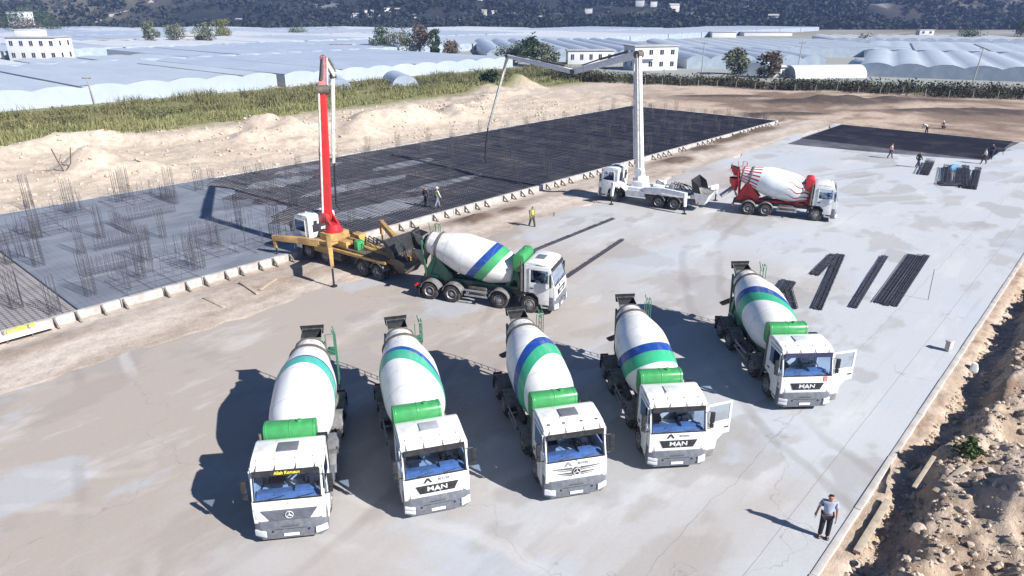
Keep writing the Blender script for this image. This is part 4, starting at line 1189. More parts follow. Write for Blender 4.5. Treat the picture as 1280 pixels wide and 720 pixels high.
# ------------------------------------------------------------------ reinforcement lying on the ground
BAR = pmat('rusty_bar', (.12, .105, .105), .7, .2, (.18, .14, .12), 8)
BARD = pmat('dark_bar', (.050, .051, .070), .6, .3, (.13, .12, .13), .25, .50, .70)
BUNM = pmat('dark_mesh_bundle', (.075, .078, .105), .6, .3, (.05, .05, .065), 5)
BARV = pmat('grey_bar', (.085, .085, .10), .6, .3, (.13, .11, .105), 8)
def bar_h(b, u0, u1, w0, w1, z, r):
    du, dw = u1 - u0, w1 - w0; L = math.hypot(du, dw); n = (-dw / L * r, du / L * r)
    vs = [(u0 + n[0], w0 + n[1], z - r), (u0 - n[0], w0 - n[1], z - r), (u0, w0, z + r), (u1 + n[0], w1 + n[1], z - r), (u1 - n[0], w1 - n[1], z - r), (u1, w1, z + r)]
    b.add(vs, [(0, 3, 5, 2), (1, 2, 5, 4), (0, 1, 4, 3)])
b = MB(); _r = random.Random(8)
w = 42.0
while w < 67.7:
    bar_h(b, 27, 106.2, w, w + _r.uniform(-.03, .03), .10 + _r.uniform(-.02, .02), .022); w += .27
u = 27.2
while u < 106.2:
    bar_h(b, u, u + _r.uniform(-.03, .03), 41.9, 67.8, .14 + _r.uniform(-.02, .02), .022); u += .30
o = uw_obj('rebar_mat', b.mesh('rebar_mat', BARD, smooth=False)); tag(o, 'dark steel reinforcement mat covering the long left slab beyond the wet concrete', 'rebar mat')
b = MB(); w = 42.0
while w < 67.7: bar_h(b, -29, 10.2, w, w, .07, .012); w += .33
u = -29
while u < 10.1: bar_h(b, u, u, 41.9, 67.8, .095, .012); u += .33
o = uw_obj('rebar_mat', b.mesh('rebar_mat', BAR, smooth=False)); tag(o, 'thin reinforcement mat on pale blinding in front of the straight wet concrete edge', 'rebar mat')
# right field
b = MB(); b.prism([(88.6, 33.2), (90.0, 24), (91.5, 18), (93.3, 12.8), (109.6, 11.6), (109.6, 33.6)], .004, .012, 0, 'z')
o = uw_obj('mesh_field_base', b.mesh('mesh_field_base', pmat('mesh_field_dark', (.06, .06, .08), .8, 0, (.20, .20, .22), .22, .45, .68), smooth=False)); o['kind'] = 'structure'
b = MB(); w = 12.4
while w < 33.4: bar_h(b, 93.4 - (w - 12.4) * .22, 109.4, w, w + _r.uniform(-.05, .05), .05, .022); w += .30
u = 93.5
while u < 109.4: bar_h(b, u, u + _r.uniform(-.05, .05), 12.3, 33.4, .09, .022); u += .34
o = uw_obj('rebar_mat', b.mesh('rebar_mat', BARD, smooth=False)); tag(o, 'dark reinforcement mat at the far right end of the pale concrete yard', 'rebar mat')

def bundle(label, p0, p1, wid, seed, group, h=.09):
    (x0, y0), (x1, y1) = p0, p1
    wid *= .8 if wid < .8 else .9
    L = math.hypot(x1 - x0, y1 - y0); a = math.atan2(y1 - y0, x1 - x0); rr = random.Random(seed)
    b = MB()
    n = max(8, int(wid / .035))
    for k in range(n):
        y = -wid / 2 + wid * (k + rr.random()) / n; z = .03 + rr.random() * h
        e0, e1 = rr.uniform(-.15, .15), rr.uniform(-.15, .15); sk = rr.uniform(-.04, .04)
        segs = 5
        P = [(e0 + (L - e0 + e1) * i / segs, y + sk * i / segs, z + rr.uniform(-.012, .012)) for i in range(segs + 1)]
        b.path(P, .017, 4)
    k = 0.0
    while k < L:
        z = .03 + rr.random() * h
        b.tube((k, -wid / 2, z), (k + rr.uniform(-.04, .04), wid / 2, z + rr.uniform(-.02, .02)), .014, .014, 4); k += .09
    b.box(0, L, -wid * .42, wid * .42, .004, .04)
    o = bpy.data.objects.new('mesh_bundle', b.mesh('mesh_bundle', BUNM, smooth=False)); COL.objects.link(o)
    o.location = (x0, y0, 0); o.rotation_euler = (0, 0, a)
    return tag(o, label, 'steel bundle', group)
gp = 'bundles of dark steel mesh lying on the concrete'
bundle('short dark mesh bundle crossing the top of the longer one beside the blue banded truck', G(1018, 344), G(1043, 319), .75, 1, gp)
bundle('long dark mesh bundle that touches a shorter bundle at its far end', G(1021, 387), G(1051, 319), .72, 2, gp)
bundle('single dark mesh bundle lying alone between the pair and the group of three', G(1066, 385), G(1106, 321), .55, 3, gp)
bundle('widest of the three parallel dark mesh bundles, nearest the single one', G(1097, 379), G(1140, 319), .62, 4, gp)
bundle('middle one of the three parallel dark mesh bundles', G(1107, 382), G(1149, 320), .50, 5, gp)
bundle('outermost of the three parallel dark mesh bundles, on the side of the dirt bank', G(1117, 383), G(1158, 320), .50, 6, gp)
bundle('dark mesh bundle half hidden behind the drum of the truck with red stickers', G(976, 366), G(986, 352), 1.0, 7, gp)
bundle('narrow dark bundle crossing the half hidden one behind the parked drum', G(992, 386), G(985, 362), .55, 8, gp)
bundle('long narrow dark bundle, the farther of two running towards the white pump truck', G(662, 316), G(766, 274), .42, 9, gp, .10)
bundle('long narrow dark bundle just above the cab of the green framed truck', G(708, 347), G(778, 300), .42, 10, gp, .10)
bundle('small broad dark mesh stack next to the worker in dark overalls', G(1155, 219), G(1162, 204), 1.0, 11, gp, .5)
bundle('dark mesh bundle on the near side of the blue tarpaulin', G(1181, 232), G(1184, 210), .9, 12, gp, .4)
bundle('short dark mesh bundle laid across the ends below the blue tarpaulin', G(1174, 231), G(1200, 232), 1.3, 13, gp, .3)
bundle('dark mesh bundle on the far side of the blue tarpaulin', G(1197, 232), G(1199, 212), .7, 14, gp, .4)
bundle('dark mesh bundle lying second from the outer end of the far bundles', G(1207, 236), G(1206, 210), .8, 15, gp, .4)
bundle('outermost dark mesh bundle of the far group near the blue tarpaulin', G(1216, 237), G(1222, 213), .75, 16, gp, .4)
x, y = G(1193, 213)
tp = part('tarpaulin', None, pmat('blue_tarp', (.10, .27, .44), .6, 0, (.07, .19, .34), 2), lambda b: b.add([(-1.5, -.7, .02), (1.5, -.8, .02), (1.6, .9, .05), (-1.4, .8, .05), (-.5, 0, .85), (.6, .05, .75)], [(0, 1, 5, 4), (1, 2, 5), (2, 3, 4, 5), (3, 0, 4)]), loc=(x, y, .02), bevel=.04); tp.scale = (.62, .62, .8)
tag(tp, 'blue tarpaulin heaped over the far group of dark mesh bundles', 'tarpaulin')
# wheelbarrow
wb = thing('wheelbarrow', 'dark wheelbarrow standing beside the worker in dark blue clothes', 'wheelbarrow', (*G(1250, 193), .004), R(160))
part('tray', wb, pmat('barrow_grey', (.05, .06, .09), .5), lambda b: b.add([(-.4, -.33, .62), (.5, -.36, .66), (.5, .36, .66), (-.4, .33, .62), (-.25, -.2, .38), (.2, -.2, .36), (.2, .2, .36), (-.25, .2, .38)], [(4, 5, 6, 7), (0, 1, 5, 4), (1, 2, 6, 5), (2, 3, 7, 6), (3, 0, 4, 7)]))
part('handle', wb, BAR, lambda b: [b.path([(.6, .10 * s, .22), (-.1, .25 * s, .36), (-.95, .3 * s, .62)], .022, 6) for s in (-1, 1)] and None)
part('leg', wb, BAR, lambda b: [b.path([(-.2, .24 * s, .38), (-.32, .24 * s, .0)], .02, 6) for s in (-1, 1)] and None)
part('wheel', wb, RUBBER, lambda b: b.lathe([(-.05, .12), (-.05, .2), (0, .22), (.05, .2), (.05, .12), (-.05, .12)], 20, 'y', (.62, 0, .22)))

# ------------------------------------------------------------------ vertical bars
def cage_mesh(h, nx, ny, sp, seed, r=.0105, ties=True):
    key = ('cage', h, nx, ny, sp, seed)
    if key in CACHE: return CACHE[key]
    rr = random.Random(seed); b = MB()
    pos = [(i, j) for i in range(nx) for j in range(ny) if i in (0, nx - 1) or j in (0, ny - 1)]
    for i, j in pos:
        x = (i - (nx - 1) / 2) * sp; y = (j - (ny - 1) / 2) * sp
        b.tube((x, y, 0), (x + rr.uniform(-.05, .05), y + rr.uniform(-.05, .05), h * rr.uniform(.88, 1.0)), r, r, 4)
    if ties:
        X = (nx - 1) / 2 * sp + .02; Y = (ny - 1) / 2 * sp + .02; z = .2
        while z < h * .45:
            b.path([(-X, -Y, z), (X, -Y, z), (X, Y, z), (-X, Y, z), (-X, -Y, z)], .010, 3); z += .22
    me = b.mesh('cage', BARV, smooth=False); CACHE[key] = me; return me
def put_bars(name, me, u, w, z, a, label, cat, group):
    o = bpy.data.objects.new(name, me); COL.objects.link(o)
    x, y = XY(u, w); o.location = (x, y, z); o.rotation_euler = (0, 0, A48 + a)
    return tag(o, label, cat, group)
_r = random.Random(21)
L1 = 'tall dark column bars rising out of the wet grey concrete'
L2 = 'dark column bars standing on the black reinforcement mat'
L3 = 'column bars standing on the pale blinding before the wet concrete'
L4 = 'row of short wall starter bars standing in the wet concrete'
L5 = 'row of short wall starter bars standing on the black reinforcement mat'
for px, py in ((22, 385), (70, 392), (12, 330), (28, 325), (50, 335), (115, 372), (103, 320), (178, 350), (185, 330), (240, 335), (250, 340), (150, 255), (160, 250), (48, 300), (205, 300), (128, 300), (330, 255), (215, 250), (38, 262), (300, 285), (270, 310), (90, 268), (250, 240), (345, 300)):
    u, w = GU(px, py)
    z = .16 if u > 10.3 else 0
    put_bars('column_rebar', cage_mesh(_r.choice((2.3, 2.7, 3.0)), _r.choice((3, 4, 5)), _r.choice((3, 4)), .18, _r.randint(1, 3)), u, w, z, _r.uniform(-.1, .1), L1 if z else L3, 'column bars', 'column bars in the wet concrete' if z else 'column bars on the pale blinding')
for ui in range(17):
    for wi in range(6):
        u = 31 + ui * 4.6 + _r.uniform(-.8, .8); w = 43.5 + wi * 4.7 + _r.uniform(-.7, .7)
        if abs(u - 37) < 2.5 and w < 46: continue
        hh = _r.choice((1.3, 1.7, 2.2))
        put_bars('column_rebar', cage_mesh(hh, 3, 3, .22, _r.randint(1, 3), .014), u, w, .0, _r.uniform(-.1, .1), L2, 'column bars', 'column bars on the black mat')
for (u, w, n, a) in ((14, 47, 14, 0), (16.5, 52, 16, .0), (18, 56, 18, PI / 2), (22, 50, 14, 0), (21, 58, 16, 0), (24, 62, 16, PI / 2), (27, 55, 12, 0), (29, 46, 14, PI / 2)):
    put_bars('starter_bars', cage_mesh(1.3, n, 2, .24, n), u, w, .16, a, L4, 'starter bars', 'starter bars in the wet concrete')
for (u, w, n, a) in ((35, 50, 14, 0), (38, 60, 16, PI / 2), (44, 55, 14, 0), (52, 48, 12, 0), (58, 62, 14, 0), (41, 45, 10, 0), (66, 54, 12, PI / 2)):
    put_bars('starter_bars', cage_mesh(1.1, n, 2, .24, n), u, w, .0, a, L5, 'starter bars', 'starter bars on the black mat')
for k_, (u, w) in enumerate(((13, 60), (16, 64), (19, 46), (24, 45), (26, 50), (15, 43.5), (22, 64.5), (31, 52), (34, 64), (40, 50))):
    b = MB()
    for q in range(26):
        x_, y_ = _r.uniform(-2.2, 2.2), _r.uniform(-1.8, 1.8)
        b.tube((x_, y_, 0), (x_ + _r.uniform(-.12, .12), y_ + _r.uniform(-.12, .12), _r.uniform(.7, 1.7)), .010, .010, 4)
    for q in (-1.5, -.5, .5, 1.5): b.tube((-2.3, q, .03), (2.3, q + .1, .03), .012, .012, 4); b.tube((q * 1.4, -1.9, .05), (q * 1.4, 1.9, .05), .012, .012, 4)
    put_bars('loose_bars', b.mesh('loose_bars', BARV, smooth=False), u, w, .16 if u < 26 else 0, 0, 'loose scatter of thin upright bars between the column bars', 'upright bars', 'scattered upright bars on the left slab')
put_bars('wire_rod', (lambda b: (b.tube((0, 0, 0), (.02, .05, 1.9), .02, .016, 5), b.mesh('rod', BAR))[1])(MB()), *GU(1160, 375), 0, 0, 'single thin steel rod standing upright near the dirt bank', 'steel rod', None)

# ------------------------------------------------------------------ formwork along the left slab
FORM = pmat('formwork_white', (.52, .50, .48), .85, 0, (.36, .33, .31), 1.4, .40, .62)
FORM2 = pmat('formwork_brace', (.16, .14, .12), .8, 0, (.30, .27, .24), 5)
def fpanel(b): b.box(0, 2.36, -.03, .03, -.34, .17); b.box(0, 2.36, .035, .24, .163, .178)
def fbrace(b):
    b.beam((0, -.05, .16), (0, -.62, -.28), .09, .10); b.box(-.06, .06, -.10, -.045, -.33, .20); b.box(-.05, .05, -.66, -.045, -.335, -.27)
u = -14.0; i = 0; src = None
_r = random.Random(4)
while u < 105:
    if not (23.2 < u < 27.0):
        t = thing('formwork_panel', 'white formwork panel braced against the edge of the left slab', 'formwork', (*XY(u, 41.55), 0), A48 + _r.uniform(-.006, .006), 'formwork panels along the left slab')
        part('panel', t, FORM, fpanel, ('fpanel',), bevel=.01)
        for q in (.15, 1.4):
            if _r.random() < .85: part('brace', t, FORM2, fbrace, ('fbrace',), (q + _r.uniform(-.1, .1), 0, 0))
    u += 2.4; i += 1
# pale sheet and yellow sacks at the near end
x, y = G(24, 416)
t = part('plastic_sheet', None, pmat('white_sheet', (.75, .76, .76), .5, 0, (.6, .6, .6), 3), lambda b: b.box(-1.5, 1.5, -.5, .5, .0, .10), loc=(x, y, -.05), rot=(0, 0, A48), bevel=.04)
tag(t, 'white sheet lying on the dirt beside the yellow sacks', 'sheet')
SACK = pmat('yellow_sack', (.62, .60, .10), .8, 0, (.52, .48, .12), 6)
for k in range(5):
    x, y = G(12 + k * 7, 410 - k * 2.2, .3)
    o = part('sack', None, SACK, lambda b: b.add([(-.3, -.2, .02), (.3, -.2, .02), (.3, .2, .02), (-.3, .2, .02), (-.24, -.14, .17), (.24, -.14, .2), (.24, .14, .18), (-.24, .14, .16)], [(0, 1, 5, 4), (1, 2, 6, 5), (2, 3, 7, 6), (3, 0, 4, 7), (4, 5, 6, 7), (0, 3, 2, 1)]), ('sack',), (x, y, .05), (0, 0, A48 + k), bevel=.05); o.scale = (.75, .75, .75)
    tag(o, 'yellow sack in the short row at the near end of the formwork', 'sack', 'yellow sacks at the end of the formwork')
# timber lying about
TIM = pmat('weathered_timber', (.46, .39, .30), .85, 0, (.32, .26, .20), 4)
TIMD = pmat('grey_timber', (.30, .28, .26), .85, 0, (.18, .165, .15), 4)
def plank(label, p0, p1, w, h, z0, z1, mat, seed=0):
    o = part('plank', None, mat, lambda b: b.beam((0, 0, 0), (p1[0] - p0[0], p1[1] - p0[1], z1 - z0), w, h), None, (p0[0], p0[1], z0), bevel=.008)
    return tag(o, label, 'plank', None)
plank('long pale timber beam in the shaded trench near the man', XY(19.9, 3.45), XY(23.2, 3.45), .22, .12, -.02, -.02, TIM)
plank('short grey board leaning from the trench onto the dirt bank', XY(23.9, 2.6), XY(26.2, 2.9), .16, .06, bank(23.9, 2.6)[0] + .12, bank(26.2, 2.9)[0] + .12, TIMD)
plank('pale board lying on the dirt bank, angled away from the trench', G(1172, 602, .95), G(1206, 586, .95), .20, .07, bank(*UW(*G(1172, 602, .95)))[0] + .22, bank(*UW(*G(1206, 586, .95)))[0] + .22, TIM)
plank('slim pale board at the foot of the dirt bank, beside the bush', G(1143, 607, .6), G(1166, 577, .6), .14, .06, max(bank(*UW(*G(1143, 607, .6)))[0], .3) + .22, bank(*UW(*G(1166, 577, .6)))[0] + .24, TIM)
plank('dark plank propped along the edge beam, below the small white block', XY(32, 3.6), XY(35.2, 3.55), .14, .08, -.28, -.25, TIMD)
for k, (a, c, lb) in enumerate((((325, 362), (345, 348), 'weathered plank on the dirt strip closest to the yellow outrigger leg'), ((300, 352), (322, 367), 'weathered plank lying crosswise on the dirt strip, second from the yellow leg'), ((255, 372), (280, 384), 'weathered plank on the dirt strip farthest from the yellow leg'))):
    plank(lb, G(*a), G(*c), .2, .07, .0, .0, TIM)
# small posts and blocks at the slab edge
o = part('concrete_block', None, FORM, lambda b: (b.box(-.14, .14, -.12, .12, 0, .48), b.box(-.17, .17, -.15, .15, .48, .56)), None, (*XY(37.4, 4.6), .004), (0, 0, .4), bevel=.02); tag(o, 'small pale upright block standing on the edge of the yard', 'block')
o = part('cement_bag', None, pmat('white_bag', (.75, .75, .75), .7), lambda b: b.add([(-.3, -.2, 0), (.3, -.2, 0), (.3, .2, 0), (-.3, .2, 0), (-.12, -.1, .42), (.14, -.08, .36), (.1, .1, .4), (-.14, .1, .38)], [(0, 1, 5, 4), (1, 2, 6, 5), (2, 3, 7, 6), (3, 0, 4, 7), (4, 5, 6, 7), (0, 3, 2, 1)]), None, (*XY(36.6, 3.3), -.3), (0, 0, .9), bevel=.05); tag(o, 'white bag lying in the trench below the upright block', 'bag')

# ------------------------------------------------------------------ rocks and rubble on the bank
ROCK = pmat('pale_rock', (.52, .43, .345), .9, 0, (.38, .29, .22), 3, bump=.5)
def rock_mesh(seed, sub=2):
    key = ('rock', seed)
    if key in CACHE: return CACHE[key]
    bm = bmesh.new(); bmesh.ops.create_icosphere(bm, subdivisions=sub, radius=1)
    for v in bm.verts:
        p = v.co.copy(); k = 1 + .45 * noise.noise(p * 1.3 + Vector((seed * 7.1, 0, 0))) + .22 * noise.noise(p * 3.1 + Vector((0, seed * 3.3, 0)))
        v.co = Vector((p.x * k, p.y * k * .8, p.z * k * .62))
    me = bpy.data.meshes.new('rock'); bm.to_mesh(me); bm.free(); me.materials.append(ROCK); CACHE[key] = me; return me
_r = random.Random(77); k = 0
while k < 70:
    u = _r.uniform(9, 52); w = _r.choice((_r.uniform(-9, 1.6), _r.uniform(.2, 2.6)))
    h, c = bank(u, w); s = _r.uniform(.14, .38) * (1.1 if k < 8 else .8)
    o = bpy.data.objects.new('rock', rock_mesh(k % 7)); COL.objects.link(o)
    o.location = (*XY(u, w), h + s * .18); o.rotation_euler = (_r.uniform(-.3, .3), _r.uniform(-.3, .3), _r.uniform(0, 6)); o.scale = (s, s, s)
    tag(o, 'pale angular rock lying on the dirt bank', 'rock', 'rocks on the dirt bank'); k += 1
b = MB(); ico = [(0, 0, 1)] + [(.89 * math.cos(2 * PI * i / 5), .89 * math.sin(2 * PI * i / 5), .45) for i in range(5)] + [(.89 * math.cos(2 * PI * (i + .5) / 5), .89 * math.sin(2 * PI * (i + .5) / 5), -.45) for i in range(5)] + [(0, 0, -1)]
icf = [(0, 1 + i, 1 + (i + 1) % 5) for i in range(5)] + [(1 + i, 6 + i, 1 + (i + 1) % 5) for i in range(5)] + [(1 + (i + 1) % 5, 6 + i, 6 + (i + 1) % 5) for i in range(5)] + [(11, 6 + (i + 1) % 5, 6 + i) for i in range(5)]
for k in range(15000):
    u = 6 + 52 * _r.random() ** 1.5; w = 3.4 - 13 * _r.random() ** 1.4
    h, c = bank(u, w); s = .02 + .10 * _r.random() ** 3.5
    b.add([(u + x * s * _r.uniform(.7, 1.4), w + y * s * _r.uniform(.7, 1.4), h + .3 * s + z * s * _r.uniform(.5, 1)) for x, y, z in ico], icf)
o = uw_obj('rubble', b.mesh('rubble', ROCK, smooth=False)); o['kind'] = 'stuff'; tag(o, 'small loose stones scattered over the dirt bank', 'rubble')
b = MB()
for k in range(2600):
    u = 5 + 95 * _r.random(); w = 69 + 28 * _r.random()
    h, c = terrain(u, w); s = .05 + .22 * _r.random() ** 4
    b.add([(u + x * s * _r.uniform(.7, 1.4), w + y * s * _r.uniform(.7, 1.4), h + .2 * s + z * s * _r.uniform(.5, 1)) for x, y, z in ico], icf)
o = uw_obj('rubble', b.mesh('rubble2', pmat('sandy_clod', (.52, .44, .35), .95, 0, (.40, .32, .25), 3), smooth=False)); o['kind'] = 'stuff'; tag(o, 'clods and stones scattered over the pale sand heaps', 'rubble')
# ------------------------------------------------------------------ plants
def leaf_mat(name, c1, c2, sc=.25, trans=.25):
    m, nt, b = new_mat(name)
    tc = nd(nt, 'ShaderNodeTexCoord').outputs['Object']
    gi = nd(nt, 'ShaderNodeNewGeometry')
    n = noisen(nt, tc, sc, 4, .6)
    c = mixc(nt, ramp(nt, n, .35, .65), c1, c2)
    c = mixc(nt, mathn(nt, 'MULTIPLY', gi.outputs['Random Per Island'], .45), c, tuple(x * 1.5 for x in c2))
    nt.links.new(c, b.inputs['Base Color']); b.inputs['Roughness'].default_value = .7; b.inputs['Specular IOR Level'].default_value = .2
    return m
REED = leaf_mat('reed_green', (.095, .105, .05), (.17, .16, .075), .10)
DRY = leaf_mat('dry_grass', (.26, .24, .11), (.17, .18, .08), .12)
SCRUBM = leaf_mat('scrub_dark', (.030, .034, .020), (.055, .050, .028), .2)
BUSHM = leaf_mat('bush_green', (.045, .075, .025), (.085, .12, .04), .8)
TREEM = [leaf_mat('tree_leaf_grey_green', (.085, .105, .065), (.14, .155, .10), .35), leaf_mat('tree_leaf_dark', (.028, .050, .022), (.055, .085, .035), .35), leaf_mat('tree_leaf_yellow', (.20, .19, .05), (.13, .14, .05), .35), leaf_mat('tree_leaf_brown', (.15, .11, .075), (.10, .085, .06), .35)]
TRUNK = pmat('bark', (.12, .09, .07), .9, 0, (.07, .055, .045), 6)

def blades(b, pts, hmin, hmax, wd, rr, lean=.25):
    for (x, y, z) in pts:
        h = rr.uniform(hmin, hmax) * max(.35, min(1.35, .85 + 1.1 * fbm(x * .16, y * .16, 12, 3))); a = rr.uniform(0, PI); dx, dy = math.cos(a) * wd * rr.uniform(.6, 1.4) / 2, math.sin(a) * wd * rr.uniform(.6, 1.4) / 2
        lx, ly = rr.gauss(0, lean) * h * .5, rr.gauss(0, lean) * h * .5
        b.add([(x - dx, y - dy, z), (x + dx, y + dy, z), (x + lx * .5 + dx * .8, y + ly * .5 + dy * .8, z + h * .6), (x + lx, y + ly, z + h), (x + lx * .5 - dx * .8, y + ly * .5 - dy * .8, z + h * .6)], [(0, 1, 2, 3, 4)])
def leafy(b, pts, n, r0, r1, size, rr):
    """rounded tangles of small leaves over some of the points"""
    for (x, y, z) in rr.sample(pts, min(n, len(pts))):
        r = rr.uniform(r0, r1)
        for _ in range(26):
            d = Vector((rr.gauss(0, .5), rr.gauss(0, .5), rr.uniform(0, 1) ** .8))
            p = Vector((x + d.x * r, y + d.y * r, z + d.z * r * 1.1)); s = size * rr.uniform(.5, 1.4)
            ax = Vector((rr.gauss(0, 1), rr.gauss(0, 1), rr.gauss(0, .6))).normalized(); ay = ax.cross(Vector((rr.gauss(0, 1), rr.gauss(0, 1), rr.gauss(0, 1)))).normalized()
            b.add([p - ax * s, p + ay * s * .6, p + ax * s, p - ay * s * .6], [(0, 1, 2, 3)])
_r = random.Random(31)
P = []
while len(P) < 26000:
    u = _r.uniform(-10, 162); w = _r.uniform(114, 136)
    if fbm(u * .12, w * .12, 3) + .55 > _r.random() * .9: P.append((u, w, terrain(u, w)[0] if w < 104 else 0.0))
b = MB(); P = [p for p in P if p[0] > 42 or _r.random() < .55 or fbm(p[0] * .2, p[1] * .2, 9) > .1]
P = [p for p in P if fbm(p[0] * .11, p[1] * .16, 33) > -.28 + .25 * _r.random()]
blades(b, P, .4, 1.75, .12, _r, .6)
leafy(b, P, 1100, .4, 1.3, .15, _r)
o = uw_obj('reeds', b.mesh('reeds', REED, smooth=False)); o['kind'] = 'stuff'; tag(o, 'band of tall green reeds between the sand heaps and the plastic greenhouses', 'reeds')
P = []
while len(P) < 30000:
    u = _r.uniform(0, 150); w = _r.uniform(96, 120)
    if fbm(u * .15, w * .15, 6) + .5 > _r.random() and w > 99 + 4 * fbm(u * .1, 0, 1) + (2.5 if u > 70 else 0): P.append((u, w, terrain(u, w)[0] - .05))
b = MB(); blades(b, P, .25, 1.2, .11, _r, .6)
leafy(b, P, 500, .3, .6, .12, _r)
o = uw_obj('dry_grass', b.mesh('dry_grass', DRY, smooth=False)); o['kind'] = 'stuff'; tag(o, 'yellowish dry grass growing along the back of the sand heaps', 'grass')
# scrub along the far right boundary
P = []
def HL(x): return 159 - (x - 42) * .463
while len(P) < 14000:
    x = _r.uniform(8, 150); t = _r.random()
    wd = 13 if x > 60 else 8
    y = HL(x) - 1 + wd * t
    if fbm(x * .13, y * .2, 2) + .36 > _r.random() * .7: P.append((x, y, 0))
b = MB(); blades(b, P[:3500], .6, 2.2, .16, _r, .7)
leafy(b, P, 700, .6, 2.3, .24, _r)
me = b.mesh('scrub', SCRUBM, smooth=False); o = bpy.data.objects.new('scrub', me); COL.objects.link(o); o['kind'] = 'stuff'; tag(o, 'dark scrub in a strip behind the fence at the far right boundary', 'scrub')
P = []
while len(P) < 3500:
    x = _r.uniform(5, 140); y = HL(x) + _r.uniform(6, 16) if x > 60 else HL(x) + _r.uniform(2, 12)
    if fbm(x * .1, y * .1, 8) + .3 > _r.random(): P.append((x, y, 0))
b = MB(); blades(b, P, .4, 1.5, .16, _r, .6)
leafy(b, P, 260, .7, 1.6, .22, _r)
me = b.mesh('weeds', leaf_mat('weed_green', (.09, .10, .04), (.06, .075, .03), .2), smooth=False); o = bpy.data.objects.new('weeds', me); COL.objects.link(o); o['kind'] = 'stuff'; tag(o, 'olive weeds growing between the dark scrub and the greenhouses', 'weeds')
# wire fence in front of the scrub
ft = thing('fence', 'low wire fence with pale posts in front of the dark scrub', 'fence', (60, HL(60) - 1.6, 0))
prev = None
for k in range(30):
    x = 30 + k * 3.6; y = HL(x) - 1.6
    part('post', ft, pmat('fence_post_grey', (.42, .40, .38), .8), lambda b: b.tube((0, 0, -.2), (.03, .02, 1.45), .06, .05, 6), ('fpost',), (x - 60, y - HL(60) + 1.6, 0), (0, 0, k))
part('wire', ft, STEELD, lambda b: [b.tube((30 - 60, HL(30) - HL(60), z), (134.4 - 60, HL(134.4) - HL(60), z), .012, .012, 3) for z in (.5, .9, 1.3)] and None)

def crown(b, c, rx, rz, n, size, rr, clumps=14):
    cl = []
    for _ in range(clumps):
        t = rr.uniform(0, 2 * PI); q = rr.uniform(.2, .95); z = rr.uniform(-.85, .95)
        k = math.sqrt(max(.08, 1 - z * z))
        cl.append((c[0] + rx * q * k * math.cos(t), c[1] + rx * q * k * math.sin(t), c[2] + rz * z, rr.uniform(.28, .5) * rx))
    for _ in range(n):
        a = rr.choice(cl)
        d = Vector((rr.gauss(0, 1), rr.gauss(0, 1), rr.gauss(0, .9))); d = d.normalized() * a[3] * rr.uniform(.5, 1.1)
        p = Vector(a[:3]) + d; s = size * rr.uniform(.6, 1.3)
        x = Vector((rr.gauss(0, 1), rr.gauss(0, 1), rr.gauss(0, .5))).normalized(); y = x.cross(Vector((rr.gauss(0, 1), rr.gauss(0, 1), rr.gauss(0, 1)))).normalized()
        b.add([p - x * s, p + y * s * .6, p + x * s, p - y * s * .6], [(0, 1, 2, 3)])
def tree(label, x, y, h, rx, mi=0, slim=1.0, name='tree', seed=0, cat='tree', group=None, low=.25):
    rr = random.Random(seed + 100); t = thing(name, label, cat, (x, y, 0), rr.uniform(0, 6), group)
    tops = []
    def tr(b):
        b.tube((0, 0, -.2), (.1, .05, h * .45), h * .032, h * .02, 8)
        for k in range(6):
            a = 2 * PI * k / 6 + rr.random(); p0 = (.1 * k / 6, .05, h * (.22 + .04 * k)); p1 = (rx * .6 * math.cos(a), rx * .6 * math.sin(a), h * rr.uniform(.5, .85))
            b.tube(p0, p1, h * .014, h * .005, 6)
    part('trunk', t, TRUNK, tr)
    part('crown', t, TREEM[mi], lambda b: crown(b, (0, 0, h * (low + 1) / 2), rx, h * (1 - low) / 2 * .95, 1700, .24 + .018 * h, rr, 22), None, smooth=False)
    return t
def treeat(label, px, py, hpx, wpx, mi=0, **k):
    x, y = G(px, py); s = FPX / (y * math.cos(PITCH) + CAMH * math.sin(PITCH))
    return tree(label, x, y, hpx / s / .95, wpx / s / 2 * 1.22, mi, seed=int(px + py), **k)
treeat('grey green poplar standing tall on its own by the far low building', 191, 59, 30, 17, 0, low=.05)
treeat('bushy grey green tree just behind the flat roofed outbuilding', 222, 58, 22, 24, 0, low=.1)
treeat('tall ragged grey tree between the outbuilding and the yellowish tree', 257, 59, 28, 20, 0, low=.05)
treeat('yellowish tree at the end of the row beside the far outbuilding', 281, 52, 24, 22, 2, low=.05)
gt = 'trees of the clump among the greenhouses'
treeat('dark green round tree at the near end of the clump amid the greenhouses', 478, 66, 26, 28, 1, low=.05)
treeat('grey green spreading tree in the middle of the clump amid the greenhouses', 503, 68, 26, 34, 0, low=.05)
treeat('brownish bare tree rising above the clump amid the greenhouses', 525, 68, 30, 26, 3, low=.05)
treeat('slim dark tree at the far end of the clump amid the greenhouses', 544, 69, 30, 14, 1, low=.03)
treeat('small reddish brown bush beside the clump amid the greenhouses', 564, 70, 15, 20, 3, name='bush', cat='bush', low=.0)
treeat('dark green pointed tree behind the bend of the white boom', 664, 82, 33, 24, 1, low=.05)
treeat('low grey green tree left behind the pointed one by the white boom', 640, 80, 22, 30, 0, low=.05)
treeat('small leafy tree beyond the pointed one, towards the long white house', 684, 84, 24, 26, 0, low=.02)
treeat('dark round bush in the reeds below the bend of the white boom', 612, 108, 18, 18, 1, name='bush', cat='bush', low=0)
treeat('leafy tree growing at the end of the big white greenhouse tunnel', 917, 93, 28, 28, 0, low=.05)
treeat('autumn brown tree next to the white gable beside the tunnel', 962, 97, 26, 28, 3, low=.05)
treeat('wide dark bush at the edge of the far brown field', 1208, 55, 14, 34, 1, name='bush', cat='bush', low=0)
